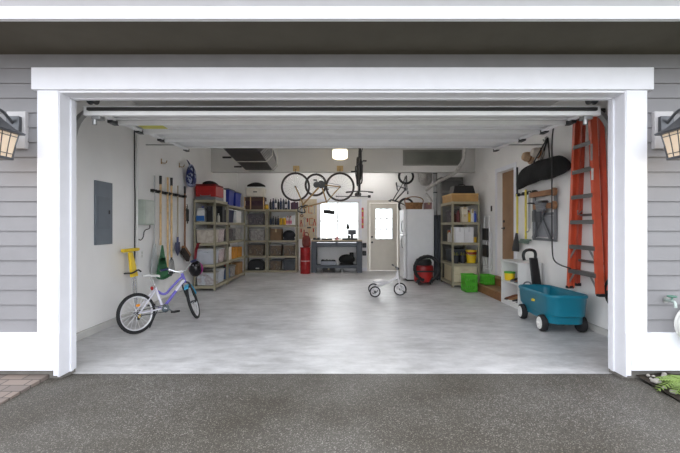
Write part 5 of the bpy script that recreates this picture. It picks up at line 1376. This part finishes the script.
# ================================================================== OUTSIDE: LANTERNS, TAP, FERN
LANT = M('lantern_pewter', (92, 94, 98), .4, metal=.6, var=.15)
LG = EM('lantern_seeded_glass', (232, 210, 184), .11)
def lantern(x, label):
    s = 1 if x > 0 else -1
    bl = tag(MB().b2((x-.08, 3.245, 2.005), (x+.08, 3.285, 2.325)).build('mounting_block', M('siding_block_paint', (190, 188, 190), .6, var=.04), bevel=.004), 'pale grey mounting block behind the %s' % ('right hand lantern' if s > 0 else 'left hand lantern'), 'mounting block')
    xc = x-s*.025
    t = thing('wall_lantern', label, 'lantern', (xc, 3.0, 1.875))
    MB().b2((s*.025-.055, .21, .27), (s*.025+.055, .244, .40)).build('back_plate', LANT, t, .004)
    MB().tube([(s*.025, .215, .34), (s*.02, .12, .41), (0, .04, .41), (0, 0, .37)], .012, smooth=2).build('arm', LANT, t)
    MB().tube([(-.05, 0, .40), (-.03, 0, .42), (0, 0, .395), (.03, 0, .42), (.05, 0, .40)], .007, smooth=2).cyl((0, 0, .33), (0, 0, .40), .014).build('finial', LANT, t)
    def sq(h, z): return [(-h, -h, z), (h, -h, z), (h, h, z), (-h, h, z)]
    MB().loft([sq(.142, .214), sq(.145, .228), sq(.095, .262), sq(.055, .31), sq(.03, .345)]).build('roof', LANT, t)
    MB().loft([sq(.082, .022), sq(.096, .12), sq(.112, .213)]).build('glass', LG, t)
    fr_ = MB()
    lv_ = [sq(.084, .02), sq(.098, .12), sq(.114, .214)]
    for i in range(4):
        j = (i+1) % 4
        for q in (0, 1):
            fr_.bar(lv_[q][i], lv_[q+1][i], .010, .010)
            for k in (.33, .67): fr_.bar(Vector(lv_[q][i]).lerp(Vector(lv_[q][j]), k), Vector(lv_[q+1][i]).lerp(Vector(lv_[q+1][j]), k), .005, .005)
        for q, k in ((0, .3), (1, .75)):
            fr_.bar(Vector(lv_[q][i]).lerp(Vector(lv_[q+1][i]), k), Vector(lv_[q][j]).lerp(Vector(lv_[q+1][j]), k), .005, .005)
    fr_.build('frame_bars', LANT, t)
    MB().b2((-.092, -.092, 0), (.092, .092, .02)).build('bottom_plate', LANT, t, .004)
    lt = bpy.data.objects.new('lantern_bulb', bpy.data.lights.new('lantern_bulb', 'POINT')); COL.objects.link(lt)
    lt.data.energy = .35; lt.data.color = (1, .72, .42); lt.data.shadow_soft_size = .03; lt.parent = t; lt.location = (0, 0, -.03)
lantern(2.785, 'lit pewter wall lantern on the siding right of the door opening')
lantern(-2.785, 'lit pewter wall lantern on the siding left of the door opening')
fa = thing('garden_tap', 'silver green garden tap on the right siding', 'tap', (2.825, 3.275, .70))
MB().cyl((0, 0, .0), (0, -.07, 0), .014).tube([(0, -.06, 0), (.0, -.09, -.005), (0, -.095, -.05)], .012, smooth=1).build('spout', M('tap_metal', (170, 182, 178), .35, metal=.5), fa)
MB().cyl((0, -.06, .0), (0, -.06, .035), .008).torus((0, -.06, .04), (0, 0, 1), .03, .007, 18).bar((-.03, -.06, .04), (.03, -.06, .04), .008, .006).build('handle', M('tap_green', (84, 124, 110), .5), fa)
MB().cyl((0, .0, 0), (0, -.006, 0), .028).build('flange', STEEL, fa)
hr = MB()
for i in range(5): hr.torus((3.03, 3.235-.022*i, .50), (0, 1, 0), .155-.008*(i % 2), .012, 36)
tag(hr.build('hose_coil', WHITEP), 'white hose coiled below the garden tap at the right edge', 'hose')
FERN = M('fern_green', (116, 140, 66), .6, var=.25, scale=20)
fe = thing('fern', 'small bright green fern growing in the soil at the right edge', 'fern', (2.80, 3.02, .025))
for k in range(11):
    a = 2*PI*k/11+.2; L = .22+.05*random.random()
    f = MB(); n = 13
    pts = []
    for i in range(n+1):
        u = i/n; pts.append(Vector((math.cos(a)*L*u, math.sin(a)*L*u, .02+.17*u-.17*u*u*(1.0+.2*(k % 2)))))
    f.tube(pts, .003, 5)
    side = Vector((-math.sin(a), math.cos(a), 0)); fw2 = Vector((math.cos(a), math.sin(a), 0))
    for i in range(1, n):
        u = i/n; w = .055*math.sin(PI*(.15+.85*(1-u)))+.006
        for s in (-1, 1):
            p = pts[i]; tip = p+side*(s*w)+fw2*(.02)+Vector((0, 0, -.006))
            f.add([p-fw2*.007, p+(tip-p)*.5-fw2*.008, tip, p+(tip-p)*.5+fw2*.008, p+fw2*.007,
                   p-fw2*.007+Vector((0, 0, .002)), p+(tip-p)*.5-fw2*.008+Vector((0, 0, .003)), tip+Vector((0, 0, .001)), p+(tip-p)*.5+fw2*.008+Vector((0, 0, .003)), p+fw2*.007+Vector((0, 0, .002))],
                  [(0, 4, 3, 2, 1), (5, 6, 7, 8, 9), (0, 1, 6, 5), (1, 2, 7, 6), (2, 3, 8, 7), (3, 4, 9, 8)])
    f.build('frond', FERN, fe)
PEB = M('pebble_grey', (150, 146, 140), .8, var=.2)
proto = None
for i in range(26):
    x = 2.60+random.random()*.30; y = 2.90+random.random()*.36
    if (x-2.80)**2+(y-3.02)**2 < .03: continue
    r = .014+.022*random.random()
    if proto is None:
        proto = MB().sph((0, 0, 0), (1, .8, .6), 10, 7, wob=.06).build('pebble', PEB, keep=True)
        o = proto
        tag(o, 'small grey pebble on the dark soil beside the fern', 'pebble', 'pebbles on the soil')
    else:
        o = proto.copy(); COL.objects.link(o)
    o.location = (x, y, (-.02 if y < 2.4 else -.02+.06*(y-2.4)/.9)+.018+.3*r); o.scale = (r, r, r); o.rotation_euler = (0, 0, random.random()*6)
